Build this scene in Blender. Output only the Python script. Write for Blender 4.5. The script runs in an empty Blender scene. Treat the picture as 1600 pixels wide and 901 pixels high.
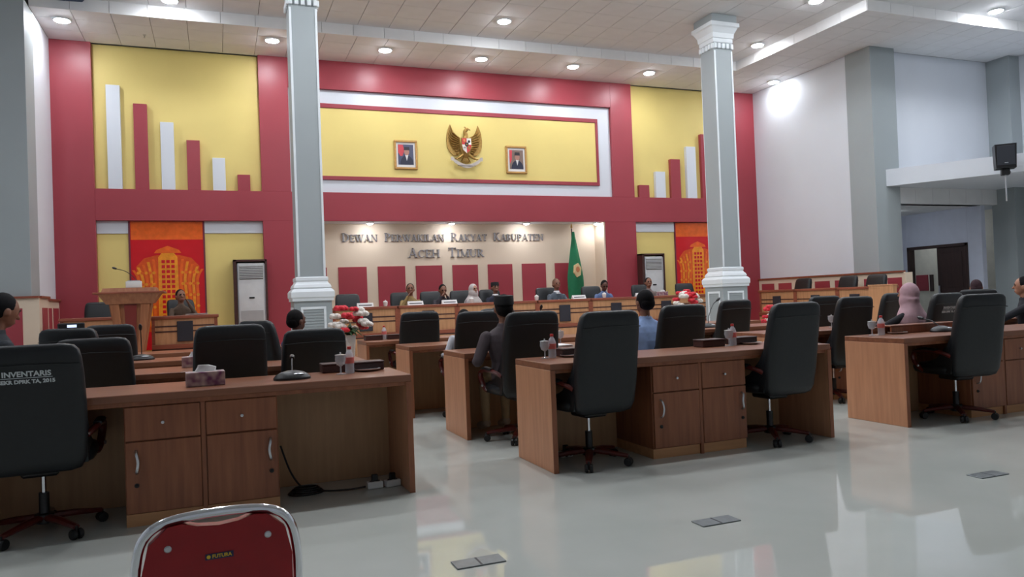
import bpy, bmesh, math, random
import numpy as np
from mathutils import Vector, Matrix, kdtree
random.seed(7)
PI = math.pi
SC = bpy.context.scene
COL = SC.collection

# ------------------------------------------------------------------ camera
def camera():
    yaw, pitch, roll = [math.radians(a) for a in (21.3805, 0.86095, -2.17489)]
    f = Vector((math.sin(yaw)*math.cos(pitch), math.cos(yaw)*math.cos(pitch), math.sin(pitch)))
    r = Vector((math.cos(yaw), -math.sin(yaw), 0)); u = r.cross(f)
    r2 = r*math.cos(roll) + u*math.sin(roll); u2 = -r*math.sin(roll) + u*math.cos(roll)
    cd = bpy.data.cameras.new('camera'); c = bpy.data.objects.new('camera', cd); COL.objects.link(c)
    cd.sensor_fit = 'HORIZONTAL'; cd.sensor_width = 36; cd.lens = 1178.77/1600*36
    cd.clip_start = 0.05; cd.clip_end = 200
    m = Matrix((r2, u2, -f)).transposed().to_4x4(); m.translation = (0, 0, 1.2)
    c.matrix_world = m; SC.camera = c
camera()

# ------------------------------------------------------------------ world, exposure
w = bpy.data.worlds.new('world'); SC.world = w; w.use_nodes = True
w.node_tree.nodes['Background'].inputs[0].default_value = (0.8, 0.9, 1, 1)
w.node_tree.nodes['Background'].inputs[1].default_value = 0.15
SC.view_settings.view_transform = 'Standard'; SC.view_settings.look = 'None'
SC.view_settings.gamma = 1; SC.view_settings.use_curve_mapping = False
SC.view_settings.exposure = 0.0
SC.cycles.max_bounces = 6; SC.cycles.diffuse_bounces = 3; SC.cycles.glossy_bounces = 3; SC.cycles.transmission_bounces = 6; SC.cycles.caustics_reflective = False; SC.cycles.caustics_refractive = False
LENS_HALL = 340; LENS_STAGE = 232; LENS_NICHE = 180      # radiance of the ceiling lamps' lenses

# ------------------------------------------------------------------ materials
def lin(c): 
    return tuple(((v/255)/12.92 if v/255 <= .04045 else ((v/255+.055)/1.055)**2.4) for v in c)
MATS = {}
def mat(name, rgb, rough=.5, metal=0., var=.05, scale=6., stretch=(1, 1, 1), rgb2=None, bump=0., spec=.5, coat=0., emit=0., alpha=None, trans=0., ior=1.45, detail=4., coords='Object', subs=0.):
    if name in MATS: return MATS[name]
    m = bpy.data.materials.new(name); m.use_nodes = True; MATS[name] = m
    nt = m.node_tree; b = nt.nodes['Principled BSDF']
    a = lin(rgb); c2 = lin(rgb2) if rgb2 else tuple(min(1, v*(1+var)) for v in a); c1 = a if rgb2 else tuple(v*(1-var) for v in a)
    tc = nt.nodes.new('ShaderNodeTexCoord'); mp = nt.nodes.new('ShaderNodeMapping'); mp.inputs['Scale'].default_value = stretch
    nz = nt.nodes.new('ShaderNodeTexNoise'); nz.inputs['Scale'].default_value = scale; nz.inputs['Detail'].default_value = detail
    rp = nt.nodes.new('ShaderNodeValToRGB'); rp.color_ramp.elements[0].color = (*c1, 1); rp.color_ramp.elements[1].color = (*c2, 1)
    rp.color_ramp.elements[0].position = .3; rp.color_ramp.elements[1].position = .7
    L = nt.links.new
    L(tc.outputs[coords], mp.inputs[0]); L(mp.outputs[0], nz.inputs['Vector']); L(nz.outputs[0], rp.inputs[0]); L(rp.outputs[0], b.inputs['Base Color'])
    b.inputs['Roughness'].default_value = rough; b.inputs['Metallic'].default_value = metal
    b.inputs['Specular IOR Level'].default_value = spec; b.inputs['IOR'].default_value = ior
    if coat: b.inputs['Coat Weight'].default_value = coat; b.inputs['Coat Roughness'].default_value = .08
    if trans: b.inputs['Transmission Weight'].default_value = trans
    if alpha: b.inputs['Alpha'].default_value = alpha
    if bump:
        bp = nt.nodes.new('ShaderNodeBump'); bp.inputs['Strength'].default_value = bump; bp.inputs['Distance'].default_value = .01
        L(nz.outputs[0], bp.inputs['Height']); L(bp.outputs[0], b.inputs['Normal'])
    if emit:
        b.inputs['Emission Color'].default_value = (*lin(rgb), 1); b.inputs['Emission Strength'].default_value = emit
    return m

RED = mat('red_wall_paint', (157, 61, 71), .38, var=.04, scale=1.2)
YEL = mat('yellow_wall_paint', (230, 208, 128), .55, var=.03, scale=1.0)
WHT = mat('white_wall_paint', (216, 221, 228), .6, var=.02, scale=1.0)
CRM = mat('cream_wall_paint', (220, 202, 180), .5, var=.03, scale=1.5)
GRY = mat('grey_wall_paint', (158, 166, 168), .55, var=.04, scale=.8)
GRW = mat('white_moulding', (225, 231, 234), .45, var=.02)
LIL = mat('bluish_wall_paint', (200, 206, 222), .6, var=.03)
CEIL = mat('ceiling_tile_board', (222, 223, 224), .75, var=.03, scale=3)
CEILB = mat('ceiling_backing', (120, 116, 112), .9)
FLOOR = mat('polished_floor', (193, 197, 190), .03, ior=1.5, var=.05, scale=1.6, rgb2=(202, 205, 199), spec=.45, detail=6)
WOODF = mat('walnut_laminate', (127, 74, 50), .38, scale=3, stretch=(9, 9, .7), rgb2=(158, 98, 66), detail=5)
WOODE = mat('tan_veneer_side', (190, 136, 102), .4, scale=3, stretch=(9, 9, .7), rgb2=(208, 152, 116), detail=5)
WOODK = mat('pale_backing_board', (182, 142, 104), .5, scale=3, stretch=(9, 9, .7), rgb2=(196, 154, 114))
WOODT = mat('walnut_laminate_top', (124, 78, 56), .3, scale=3, stretch=(.7, 9, 9), rgb2=(150, 98, 72), detail=5)
WOODP = mat('plinth_wood', (206, 152, 106), .5, scale=3, stretch=(.7, 9, 9), rgb2=(188, 136, 92))
OAK = mat('light_oak_veneer', (200, 148, 106), .42, scale=3, stretch=(8, 8, .6), rgb2=(178, 128, 90), detail=5)
OAKT = mat('reddish_wood_trim', (150, 84, 62), .35, scale=3, stretch=(.6, 8, 8), rgb2=(126, 68, 50))
DKW = mat('dark_wood_trim', (74, 44, 40), .45, scale=4, stretch=(1, 8, 8), rgb2=(60, 36, 32))
LECW = mat('lectern_wood', (172, 112, 76), .4, scale=3, stretch=(8, 8, .6), rgb2=(146, 90, 60))
BLK = mat('black_leather', (22, 25, 28), .42, var=.12, scale=30, bump=.06)
BLKP = mat('black_plastic', (18, 18, 20), .4, var=.1)
BLKM = mat('black_panel', (44, 42, 50), .5, var=.1)
REDW = mat('red_brown_wood', (92, 28, 22), .3, scale=4, stretch=(6, 1, 6), rgb2=(70, 20, 16))
CHR = mat('chrome', (220, 222, 226), .12, metal=1., var=.02)
STL = mat('brushed_steel', (196, 198, 202), .3, metal=1., var=.05, scale=40)
REDV = mat('red_vinyl', (150, 14, 24), .35, var=.06, scale=20)
GLS = mat('clear_glass', (214, 222, 228), .05, alpha=.38, var=0)
PLA = mat('clear_plastic', (222, 230, 238), .1, alpha=.5, var=0)
CAPR = mat('red_cap_plastic', (205, 52, 50), .4)
LABR = mat('red_bottle_label', (214, 112, 104), .5)
PAPER = mat('white_paper', (226, 224, 222), .7, var=.02)
WCER = mat('white_ceramic', (226, 226, 222), .2, var=.02)
GOLD = mat('aged_gold', (170, 134, 72), .4, metal=.55, var=.2, scale=25)
GOLDL = mat('gold_frame', (190, 146, 84), .4, metal=.3, var=.12, scale=30)
FLGR = mat('green_flag_cloth', (16, 104, 66), .7, var=.1, scale=8)
LEAF = mat('leaf_green', (46, 74, 40), .6, var=.3, scale=20)
FLR = mat('red_petal', (206, 40, 56), .6, var=.15, scale=25)
FLW = mat('white_petal', (228, 222, 214), .6, var=.06, scale=25)
SILV = mat('silver_letter', (204, 199, 200), .25, metal=.8, var=.05)
BRN = mat('dark_door_wood', (52, 38, 36), .45, scale=3, stretch=(8, 8, .7), rgb2=(64, 46, 42))
CABLE = mat('cable_black', (22, 20, 20), .5)

# ------------------------------------------------------------------ mesh helpers
def new(): return bmesh.new()
def _merge(bm, t):
    me = bpy.data.meshes.new('tmp'); t.to_mesh(me); t.free(); bm.from_mesh(me); bpy.data.meshes.remove(me)
def box(bm, x0, x1, y0, y1, z0, z1, bev=0., seg=1):
    t = bmesh.new(); bmesh.ops.create_cube(t, size=1)
    for v in t.verts:
        v.co = Vector((x0+(v.co.x+.5)*(x1-x0), y0+(v.co.y+.5)*(y1-y0), z0+(v.co.z+.5)*(z1-z0)))
    if bev: bmesh.ops.bevel(t, geom=list(t.edges), offset=bev, segments=seg, affect='EDGES', profile=.6)
    _merge(bm, t); return bm
def rings(bm, rs, cap=True, closed=True):
    """rs: list of lists of 3D points, same count; bridges them"""
    vs = [[bm.verts.new(p) for p in r] for r in rs]; n = len(rs[0])
    for a, b in zip(vs, vs[1:]):
        for i in range(n if closed else n-1):
            j = (i+1) % n
            bm.faces.new((a[i], a[j], b[j], b[i]))
    if cap and closed:
        bm.faces.new(list(reversed(vs[0]))); bm.faces.new(vs[-1])
    return bm
def lathe(bm, prof, seg=16, c=(0, 0, 0), sx=1., sy=1.):
    rs = [[(c[0]+r*sx*math.cos(2*PI*i/seg), c[1]+r*sy*math.sin(2*PI*i/seg), c[2]+z) for i in range(seg)] for r, z in [(max(r, 1e-4), z) for r, z in prof]]
    return rings(bm, rs)
def tube(bm, pts, r, seg=8, flat=1.):
    pts = [Vector(p) for p in pts]; n = len(pts); rr = r if isinstance(r, (list, tuple)) else [r]*n
    rs = []; up = None
    for i, p in enumerate(pts):
        d = (pts[min(i+1, n-1)]-pts[max(i-1, 0)]).normalized()
        if up is None: up = Vector((0, 0, 1)) if abs(d.z) < .9 else Vector((0, 1, 0))
        s = d.cross(up).normalized(); up = s.cross(d).normalized()
        rs.append([p+s*(rr[i]*math.cos(2*PI*k/seg))+up*(rr[i]*flat*math.sin(2*PI*k/seg)) for k in range(seg)])
    return rings(bm, rs)
def curve(pts, n=6):
    """Catmull-Rom through pts"""
    P = [Vector(p) for p in pts]; out = []
    for i in range(len(P)-1):
        a, b, c, d = P[max(i-1, 0)], P[i], P[i+1], P[min(i+2, len(P)-1)]
        for k in range(n):
            t = k/n
            out.append(.5*((2*b)+(c-a)*t+(2*a-5*b+4*c-d)*t*t+(3*b-a-3*c+d)*t**3))
    out.append(P[-1]); return out
def prism(bm, outline, d0, d1, plane='xz'):
    f = {'xz': lambda p, d: (p[0], d, p[1]), 'xy': lambda p, d: (p[0], p[1], d), 'yz': lambda p, d: (d, p[0], p[1])}[plane]
    return rings(bm, [[f(p, d0) for p in outline], [f(p, d1) for p in outline]])
def ellip(bm, c, r, rot=None, u=14, v=9):
    t = bmesh.new(); bmesh.ops.create_uvsphere(t, u_segments=u, v_segments=v, radius=1)
    for q in t.verts:
        p = Vector((q.co.x*r[0], q.co.y*r[1], q.co.z*r[2]))
        if rot is not None: p = rot @ p
        q.co = p+Vector(c)
    _merge(bm, t); return bm
def superring(cx, cy, z, a, b, n=20, e=4.):
    out = []
    for i in range(n):
        t = 2*PI*i/n; c, s = math.cos(t), math.sin(t)
        out.append((cx+a*math.copysign(abs(c)**(2/e), c), cy+b*math.copysign(abs(s)**(2/e), s), z))
    return out
def finish(bm, name, smooth=30):
    bmesh.ops.recalc_face_normals(bm, faces=bm.faces)
    me = bpy.data.meshes.new(name); bm.to_mesh(me); bm.free()
    if smooth:
        me.polygons.foreach_set('use_smooth', [True]*len(me.polygons)); me.set_sharp_from_angle(angle=math.radians(smooth))
    return me
def obj(name, bm, m, parent=None, loc=None, rotz=0, smooth=30):
    me = finish(bm, name, smooth) if isinstance(bm, bmesh.types.BMesh) else bm
    if m is not None and not me.materials: me.materials.append(m)
    o = bpy.data.objects.new(name, me); COL.objects.link(o)
    if parent is not None: o.parent = parent
    if loc is not None: o.location = loc
    if rotz: o.rotation_euler[2] = rotz
    return o
def tag(o, label, cat, group=None):
    o['label'] = label; o['category'] = cat
    if group: o['group'] = group
    return o
def thing(name, label, cat, loc=(0, 0, 0), rotz=0, group=None):
    o = bpy.data.objects.new(name, None); COL.objects.link(o); o.empty_display_size = .1
    o.location = loc; o.rotation_euler[2] = rotz
    return tag(o, label, cat, group)
def struct(name, bm, m, **k):
    o = obj(name, bm, m, **k); o['kind'] = 'structure'; return o
def struct_empty(name):
    o = bpy.data.objects.new(name, None); COL.objects.link(o); o['kind'] = 'structure'; return o
def copy_tree(o, parent=None):
    c = o.copy(); COL.objects.link(c); c.parent = parent
    for ch in list(o.children): copy_tree(ch, c)
    return c
USED = set()
def place(proto, loc, rotz, label, group=None):
    """first use moves the prototype itself, later uses copy it with its parts"""
    if proto.name in USED: o = copy_tree(proto)
    else: o = proto; USED.add(proto.name)
    o.location = loc; o.rotation_euler[2] = rotz; o['label'] = label
    if group: o['group'] = group
    return o
def text_mesh(body, size, extrude=.001, align='CENTER', space=1., bold=0.):
    cu = bpy.data.curves.new('txt', 'FONT'); cu.body = body; cu.size = size; cu.extrude = extrude; cu.align_x = align; cu.align_y = 'CENTER'
    cu.space_character = space; cu.offset = bold; cu.resolution_u = 3
    o = bpy.data.objects.new('txt', cu); COL.objects.link(o)
    dg = bpy.context.evaluated_depsgraph_get(); dg.update()
    me = bpy.data.meshes.new_from_object(o.evaluated_get(dg)); bpy.data.objects.remove(o); bpy.data.curves.remove(cu)
    return me
def text(name, body, size, m, parent, loc, rot, **k):
    me = text_mesh(body, size, **k); me.materials.clear(); me.materials.append(m)
    o = bpy.data.objects.new(name, me); COL.objects.link(o); o.parent = parent; o.location = loc; o.rotation_euler = rot
    return o

# ================================================================== THE SETTING
XL, XR, YB = -2.75, 13.2, 16.0
ZS, ZU = 6.34, 6.55        # height of the low border of the ceiling, of the raised middle
XWR, XWL = 17.3, -6.86     # side walls of the wings
YREAR = -4.0
PZ = 0.34                  # platform height
struct('floor', box(new(), XWL-.2, XWR+.2, YREAR-.2, 17.2, -.1, 0), FLOOR)

# --- back wall: painted facade with recesses
wb = struct('wall_back', box(new(), XL-.3, XR+.3, 16.6, 16.9, 0, ZU+.2), WHT)
def piece(name, x0, x1, y0, y1, z0, z1, m, parent=wb, bev=.004): return obj(name, box(new(), x0, x1, y0, y1, z0, z1, bev), m, parent)
RF, YF = 15.94, 16.06      # red face, yellow face
for x0, x1 in ((XL, -2.07), (12.51, XR)): piece('red_pier', x0, x1, RF, 16.6, 0, ZS, RED)
for x0, x1, x2 in ((.91, 1.48, 1.74), (9.54, 8.96, 8.70)):
    a, b, c = min(x0, x1), max(x0, x1), (min(x0, x2), max(x0, x2))
    piece('red_pier', a, b, RF, 16.6, 3.58, ZS, RED); piece('red_pier', c[0], c[1], RF, 16.6, 0, 2.98, RED)
piece('red_beam', -2.07, 12.51, RF, 16.6, 2.98, 3.58, RED)
piece('red_header', 1.48, 8.96, RF, 16.6, 5.74, ZS, RED)
piece('white_panel', 1.48, 8.96, 16.02, 16.6, 3.58, 5.74, WHT)
for x0, x1, z0, z1 in ((1.82, 8.62, 5.36, 5.45), (1.82, 8.62, 3.85, 3.93), (1.82, 1.88, 3.93, 5.36), (8.56, 8.62, 3.93, 5.36)):
    piece('red_moulding', x0, x1, 15.985, 16.02, z0, z1, RED)
piece('yellow_panel', 1.88, 8.56, 16.005, 16.02, 3.93, 5.36, YEL)
for x0, x1 in ((-2.07, .91), (9.54, 12.51)):
    piece('yellow_panel', x0, x1, YF, 16.6, 3.58, ZS, YEL)
    piece('yellow_panel', x0, x1, YF, 16.6, 0, 2.74, YEL)
    piece('white_strip', x0, x1, YF-.02, 16.6, 2.74, 2.98, WHT)
BT = [5.53, 5.20, 4.87, 4.54, 4.21, 3.89]
for i, zt in enumerate(BT):
    xl = -1.83+.457*i
    piece('white_bar' if i % 2 == 0 else 'red_bar', xl*1.0065, xl*1.0065+.237, 15.96, YF, 3.58, 1.2+(zt-1.2)*1.0065, WHT if i % 2 == 0 else RED)
for i, (xa, zt) in enumerate(((9.63, 3.87), (10.10, 4.21), (10.545, 4.53), (11.015, 4.86), (11.46, 5.19), (11.92, 5.52))):
    piece('red_bar' if i % 2 == 0 else 'white_bar', xa*1.0065, xa*1.0065+.277, 15.96, YF, 3.58, 1.2+(zt-1.2)*1.0065, RED if i % 2 == 0 else WHT)
# recess of the stage
piece('cream_panel', 1.74, 8.72, 16.45, 16.6, 0, 2.98, CRM)
piece('cream_reveal', 8.66, 8.70, 15.96, 16.45, 0, 2.98, CRM); piece('cream_reveal', 1.74, 1.78, 15.96, 16.45, 0, 2.98, CRM)
piece('recess_soffit', 1.74, 8.70, 15.96, 16.45, 2.972, 2.985, WHT)
for k in range(-1, 7):
    x0 = 2.445+.852*k; piece('red_panel', max(x0, 1.79), x0+.61, 16.425, 16.45, .5, 2.04, RED)

# --- lettering
def glyphs():
    T, t, s = .17, .075, .055
    def st(x0, y0, x1, y1, w):   # slanted stroke of horizontal width w
        return [(x0-w/2, y0), (x0+w/2, y0), (x1+w/2, y1), (x1-w/2, y1)]
    def hb(x0, x1, y, h=t): return [(x0, y-h/2), (x1, y-h/2), (x1, y+h/2), (x0, y+h/2)]
    def sf(x, y, w=.17): return hb(x-w, x+w, y+(s/2 if y < .5 else -s/2), s)
    def stem(x, w=T, y0=0, y1=1, top=True, bot=True):
        return [st(x, y0, x, y1, w)]+([sf(x, 0)] if bot else [])+([sf(x, 1)] if top else [])
    def arc(cx, cy, rx, ry, a0, a1, w, n=9):
        q = []
        for i in range(n):
            b0, b1 = a0+(a1-a0)*i/n, a0+(a1-a0)*(i+1)/n
            def P(a, k): 
                tk = t*.5+(w-t*.5)*abs(math.cos(a)); return (cx+(rx-(tk if k else 0))*math.cos(a), cy+(ry-(t*.9 if k else 0))*math.sin(a))
            q.append([P(b0, 0), P(b1, 0), P(b1, 1), P(b0, 1)])
        return q
    h = PI/2
    G = {
     'I': (.42, stem(.2)), 'D': (.86, stem(.18)+arc(.18, .5, .62, .5, -h, h, T)),
     'E': (.74, stem(.18)+[hb(.18, .64, .965), hb(.18, .5, .52), hb(.18, .66, .035), st(.63, .78, .63, 1, t), st(.65, 0, .65, .24, t), st(.5, .42, .5, .62, t)]),
     'W': (1.16, [st(.12, 1, .38, 0, T), st(.38, 0, .58, 1, t), st(.56, 1, .8, 0, T), st(.8, 0, 1.04, 1, t), sf(.12, 1), sf(.56, 1), sf(1.04, 1, .14)]),
     'A': (.92, [st(.14, 0, .45, 1, t), st(.45, 1, .76, 0, T), hb(.24, .66, .33), sf(.14, 0, .14), sf(.76, 0)]),
     'N': (.94, stem(.15, t)+stem(.78, t, bot=False)+[st(.15, 1, .78, 0, T)]),
     'P': (.74, stem(.18)+arc(.2, .73, .48, .27, -h, h, T)),
     'R': (.88, stem(.18)+arc(.2, .73, .48, .27, -h, h, T)+[st(.4, .5, .72, 0, T), sf(.76, 0, .12)]),
     'K': (.9, stem(.18)+[st(.24, .42, .68, 1, t), st(.36, .56, .72, 0, T), sf(.68, 1, .13), sf(.76, 0, .14)]),
     'L': (.7, stem(.18)+[hb(.18, .62, .035), st(.61, 0, .61, .26, t)]),
     'Y': (.86, [st(.12, 1, .43, .45, T), st(.74, 1, .43, .45, t), st(.43, 0, .43, .48, T), sf(.12, 1, .13), sf(.74, 1, .12), sf(.43, 0)]),
     'T': (.8, [st(.4, 0, .4, 1, T), sf(.4, 0), hb(.05, .75, .965), st(.08, .76, .08, 1, t), st(.72, .76, .72, 1, t)]),
     'B': (.78, stem(.18)+arc(.2, .75, .42, .25, -h, h, T)+arc(.2, .27, .48, .27, -h, h, T)),
     'U': (.9, [st(.16, .35, .16, 1, T), st(.72, .35, .72, 1, t), sf(.16, 1), sf(.72, 1, .13)]+arc(.43, .35, .34, .35, PI, 2*PI, T)),
     'C': (.84, arc(.45, .5, .4, .5, .75, 2*PI-.75, T)+[st(.75, .72, .75, .96, t)]),
     'H': (.96, stem(.18)+stem(.76)+[hb(.18, .76, .52)]),
     'M': (1.12, stem(.16, t)+stem(.94)+[st(.16, 1, .52, .05, T), st(.52, .05, .94, 1, t)]),
    }
    return G
GL = glyphs()
def lettering(label, body, xc, zbase, h, width, y):
    th = thing('wall_lettering', label, 'lettering', (xc, y, zbase))
    sizes = []; word_start = True; x = 0
    for ch in body:
        if ch == ' ': x += .75*h; word_start = True; continue
        k = h if word_start else h*.82; word_start = False
        sizes.append((ch, x, k)); x += GL[ch][0]*k
    f = width/x
    for ch, px, k in sizes:
        bm = new()
        for q in GL[ch][1]:
            p = [(a*k*f, b*k) for a, b in q]
            ar = sum(p[i][0]*p[(i+1) % 4][1]-p[(i+1) % 4][0]*p[i][1] for i in range(4))
            if abs(ar) < 1e-9: continue
            prism(bm, p, -.03, 0)
        obj('letter', bm, SILV, th, (px*f-width/2, 0, 0), smooth=0)
lettering('silver serif letters reading dewan perwakilan rakyat kabupaten on stage wall', 'DEWAN PERWAKILAN RAKYAT KABUPATEN', 4.91, 2.585, .185, 4.74, 16.45)
lettering('larger silver serif letters reading aceh timur under the long line', 'ACEH TIMUR', 4.88, 2.22, .215, 1.8, 16.45)

# --- side walls with wainscots
def wall(name, x0, x1, y0, y1, z0, z1, m): return struct(name, box(new(), x0, x1, y0, y1, z0, z1), m)
wr = wall('wall_right', XR, XR+.2, 12.79, 16.6, 0, ZS, WHT)
piece('grey_pier', 13.15, 13.85, 12.1, 12.79, 0, ZS, GRY, wr)
piece('upper_wall', 13.85, 17.3, 12.3, 12.5, 2.98, ZS, WHT, wr)
piece('grey_pier', 16.95, 17.3, 11.75, 12.3, 0, ZS, GRY, wr)
piece('wing_wall', XWR, XWR+.2, YREAR, 12.5, 0, ZU+.1, WHT, wr)
bm = prism(new(), [(13.46, 12.1), (14.69, 10.11), (15.6, 8.7), (17.3, 8.7), (17.3, 12.3), (13.85, 12.3), (13.85, 12.1)], 3.33, 3.69, 'xy')
obj('ledge', bm, WHT, wr)
for k in range(6):
    piece('header_board', 13.86+.52*k, 13.86+.52*k+.516, 12.17, 12.3, 2.98, 3.33, CEIL, wr, .003)
piece('recess_soffit', 13.85, 16.6, 12.3, 15.2, 2.98, 3.1, CEIL, wr)
piece('recess_end_wall', 13.4, 16.7, 15.0, 15.2, 0, 2.98, LIL, wr)
for y0, y1, z0 in ((12.3, 12.66, 0), (14.33, 15.0, 0), (12.66, 14.33, 2.14)): piece('recess_wall', 16.56, 16.7, y0, y1, z0, 2.98, LIL, wr)
d = struct_empty('door_1')
piece('door_frame', 16.53, 16.72, 12.66, 12.73, 0, 2.14, BRN, d); piece('door_frame', 16.53, 16.72, 14.26, 14.33, 0, 2.14, BRN, d); piece('door_frame', 16.53, 16.72, 12.66, 14.33, 2.08, 2.15, BRN, d)
leaf = piece('door_leaf', 16.57, 16.62, 12.73, 13.5, 0, 2.08, BRN, d)
for z0, z1 in ((.15, .95), (1.1, 1.95)): piece('door_panel', 16.56, 16.57, 12.83, 13.4, z0, z1, BRN, leaf)
piece('door_handle', 16.52, 16.56, 13.42, 13.46, .95, 1.15, STL, leaf)
wx = wall('wall_corridor', 18.0, 18.1, 11.5, 17.0, 0, 3.0, mat('cream_white_paint', (226, 222, 206), .6))
piece('corridor_floor_skirting', 17.98, 18.0, 11.5, 17, 0, .1, BRN, wx)
piece('red_panel', 17.97, 18.0, 14.95, 15.32, 1.02, 1.45, RED, wx); piece('dark_frame', 17.95, 18.0, 14.79, 14.88, 1.0, 1.45, BRN, wx)
piece('corridor_ceiling', 16.7, 18.1, 12.5, 17.0, 3.0, 3.05, WHT, wx)
wl = wall('wall_left', XL-.2, XL, 14.62, 16.6, 0, ZS, WHT)
piece('grey_pier', -3.9, XL, 14.0, 14.62, 0, ZS, GRY, wl)
piece('upper_wall', XWL, -3.9, 14.35, 14.55, 0, ZS, WHT, wl)
piece('wing_wall', XWL-.2, XWL, YREAR, 14.55, 0, ZU+.1, WHT, wl)
wall('wall_rear', XWL-.2, XWR+.2, YREAR-.2, YREAR, 0, ZU+.1, WHT)

def wainscot(name, p0, p1, n, z0, panels, inward, ztop=1.5):
    """boarded wainscot from p0 to p1 (plan points); inward = unit normal into the room; panels = [(s0, s1)] along it"""
    a, b = Vector((*p0, 0)), Vector((*p1, 0)); L = (b-a).length; d = (b-a)/L; nrm = Vector((*inward, 0))
    o = struct_empty(name)
    def blk(nm, s0, s1, t0, t1, zz0, zz1, m):
        bm = new(); pts = [a+d*s0+nrm*t0, a+d*s1+nrm*t0, a+d*s1+nrm*t1, a+d*s0+nrm*t1]
        prism(bm, [(p.x, p.y) for p in pts], zz0, zz1, 'xy'); return obj(nm, bm, m, o)
    blk('cream_board', 0, L, 0, .05, z0, ztop-.035, CRM); blk('cap_rail', -.0, L, 0, .085, ztop-.035, ztop, OAKT)
    for s0, s1 in panels: blk('red_panel', s0, s1, .05, .06, z0+.1, 1.36, RED)
    return o
wainscot('trim_1', (XR, 16.0), (XR, 12.8), 0, PZ, [(.17+.62*k, .17+.62*k+.46) for k in range(5)], (-1, 0))
lw = struct('wall_low', box(new(), 13.15, 13.3, 11.45, 12.1, 0, 1.46), CRM)
wainscot('trim_2', (13.15, 12.8), (13.15, 11.45), 0, 0, [(.33, .7), (.95, 1.3)], (-1, 0))
piece('end_board', 13.1, 13.3, 11.41, 11.45, 0, 1.46, CRM, lw); piece('red_panel', 13.3, 13.31, 11.55, 12.0, .3, 1.36, RED, lw)
wainscot('trim_3', (XL, 15.94), (XL, 14.62), 0, PZ, [(.1, .56), (.7, 1.2)], (1, 0), 1.52)
wainscot('trim_4', (-5.0, 14.0), (-2.64, 14.0), 0, 0, [(.2, .8), (1.0, 1.5), (1.66, 2.13)], (0, -1), 1.55)
wainscot('trim_5', (-2.69, 14.66), (-2.69, 14.0), 0, 0, [(.1, .5)], (1, 0), 1.55)
wainscot('trim_6', (XWR, 11.7), (XWR, 5.0), 0, 0, [(.3+.7*k, .3+.7*k+.5) for k in range(9)], (-1, 0), .98)

# --- platform
pf = struct('floor_platform', box(new(), 1.9, 9.5, 13.72, 16.6, 0, PZ), OAK)
piece('platform_side', XL, 1.9, 13.3, 16.6, 0, PZ, OAK, pf); piece('platform_side', 9.5, 11.7, 13.72, 16.6, 0, PZ, OAK, pf)
piece('platform_side', 11.7, XR, 10.9, 16.6, 0, PZ, OAK, pf); piece('platform_step', XL, .1, 12.4, 13.3, 0, PZ, OAK, pf)

# --- ceiling of square boards, low border and raised middle
cl = struct('ceiling', box(new(), XWL-.2, XWR+.2, YREAR-.2, 16.9, ZU+.03, ZU+.1), CEILB)
TM = {}
tile_rest = new(); ntile = [0]
def tile(x0, x1, y0, y1, z, keep=True):
    g = .004
    w_, d_ = round(x1-x0-2*g, 3), round(y1-y0-2*g, 3)
    if w_ < .05 or d_ < .05: return
    if not keep: box(tile_rest, x0+g, x1-g, y0+g, y1-g, z, z+.015); return
    k = (w_, d_)
    if k not in TM:
        TM[k] = finish(box(new(), -w_/2, w_/2, -d_/2, d_/2, 0, .02, .003), 'ceiling_tile', 0); TM[k].materials.append(CEIL)
    o = bpy.data.objects.new('ceiling_tile', TM[k]); COL.objects.link(o); o.parent = cl; o.location = ((x0+x1)/2, (y0+y1)/2, z); ntile[0] += 1
def field(x0, x1, y0, y1, z, keep=lambda x, y: True, s=.6):
    x = x0
    while x < x1-.02:
        y = y1
        while y > y0+.02:
            tile(x, min(x+s, x1), max(y-s, y0), y, z, keep(x, y)); y -= s
        x += s
FX0, FX1, FY = XL, 11.45, 14.36
field(XL, XR, FY, YB, ZS)
field(FX1, XR, 10.55, FY, ZS); field(XR, XWR, 10.55, 12.3, ZS)
field(XWL, XL, 10.55, 14.28, ZU, lambda x, y: False)
field(FX0, FX1, 10.55, FY, ZU, lambda x, y: x > -1.6 and y > 10.7)
field(XWL, XWR, YREAR, 10.55, ZU, lambda x, y: False, 1.2)
ro = obj('ceiling_tile_field', tile_rest, CEIL, cl, smooth=0); ro['kind'] = 'stuff'
piece('soffit_backing', XL, XR, FY+.02, 16.0, ZS+.02, ZU+.02, CEILB, cl); piece('soffit_backing', FX1+.02, XWR, 10.57, FY+.02, ZS+.02, ZU+.02, CEILB, cl)
FASC = mat('fascia_white', (226, 226, 226), .6, var=.02)
def fascia(x0, y0, x1, y1):
    L = math.hypot(x1-x0, y1-y0); n = round(L/.6)
    for k in range(n):
        a, b = k/n, (k+1)/n
        p = (x0+(x1-x0)*a, y0+(y1-y0)*a); q = (x0+(x1-x0)*b, y0+(y1-y0)*b)
        dx, dy = (.0, .02) if abs(y1-y0) < 1e-6 else (.02, 0)
        gx, gy = (.003, 0) if dx == 0 else (0, .003)
        piece('fascia_board', min(p[0], q[0])-dx/2+gx, max(p[0], q[0])+dx/2-gx, min(p[1], q[1])-dy/2+gy, max(p[1], q[1])+dy/2-gy, ZS, ZU+.02, FASC, cl, .002)
fascia(FX0, FY, FX1, FY); fascia(FX1, 10.55, FX1, FY); fascia(FX1, 10.55, XWR, 10.55)
for k, (x, y, z) in enumerate(((.0, 15.6, ZS),)):
    obj('sprinkler', lathe(new(), [(.03, 0), (.03, -.01), (.01, -.015), (.01, -.05), (.025, -.055), (.0, -.06)], 10, (x-1.1, y-.3, z)), STL, cl)

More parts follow.
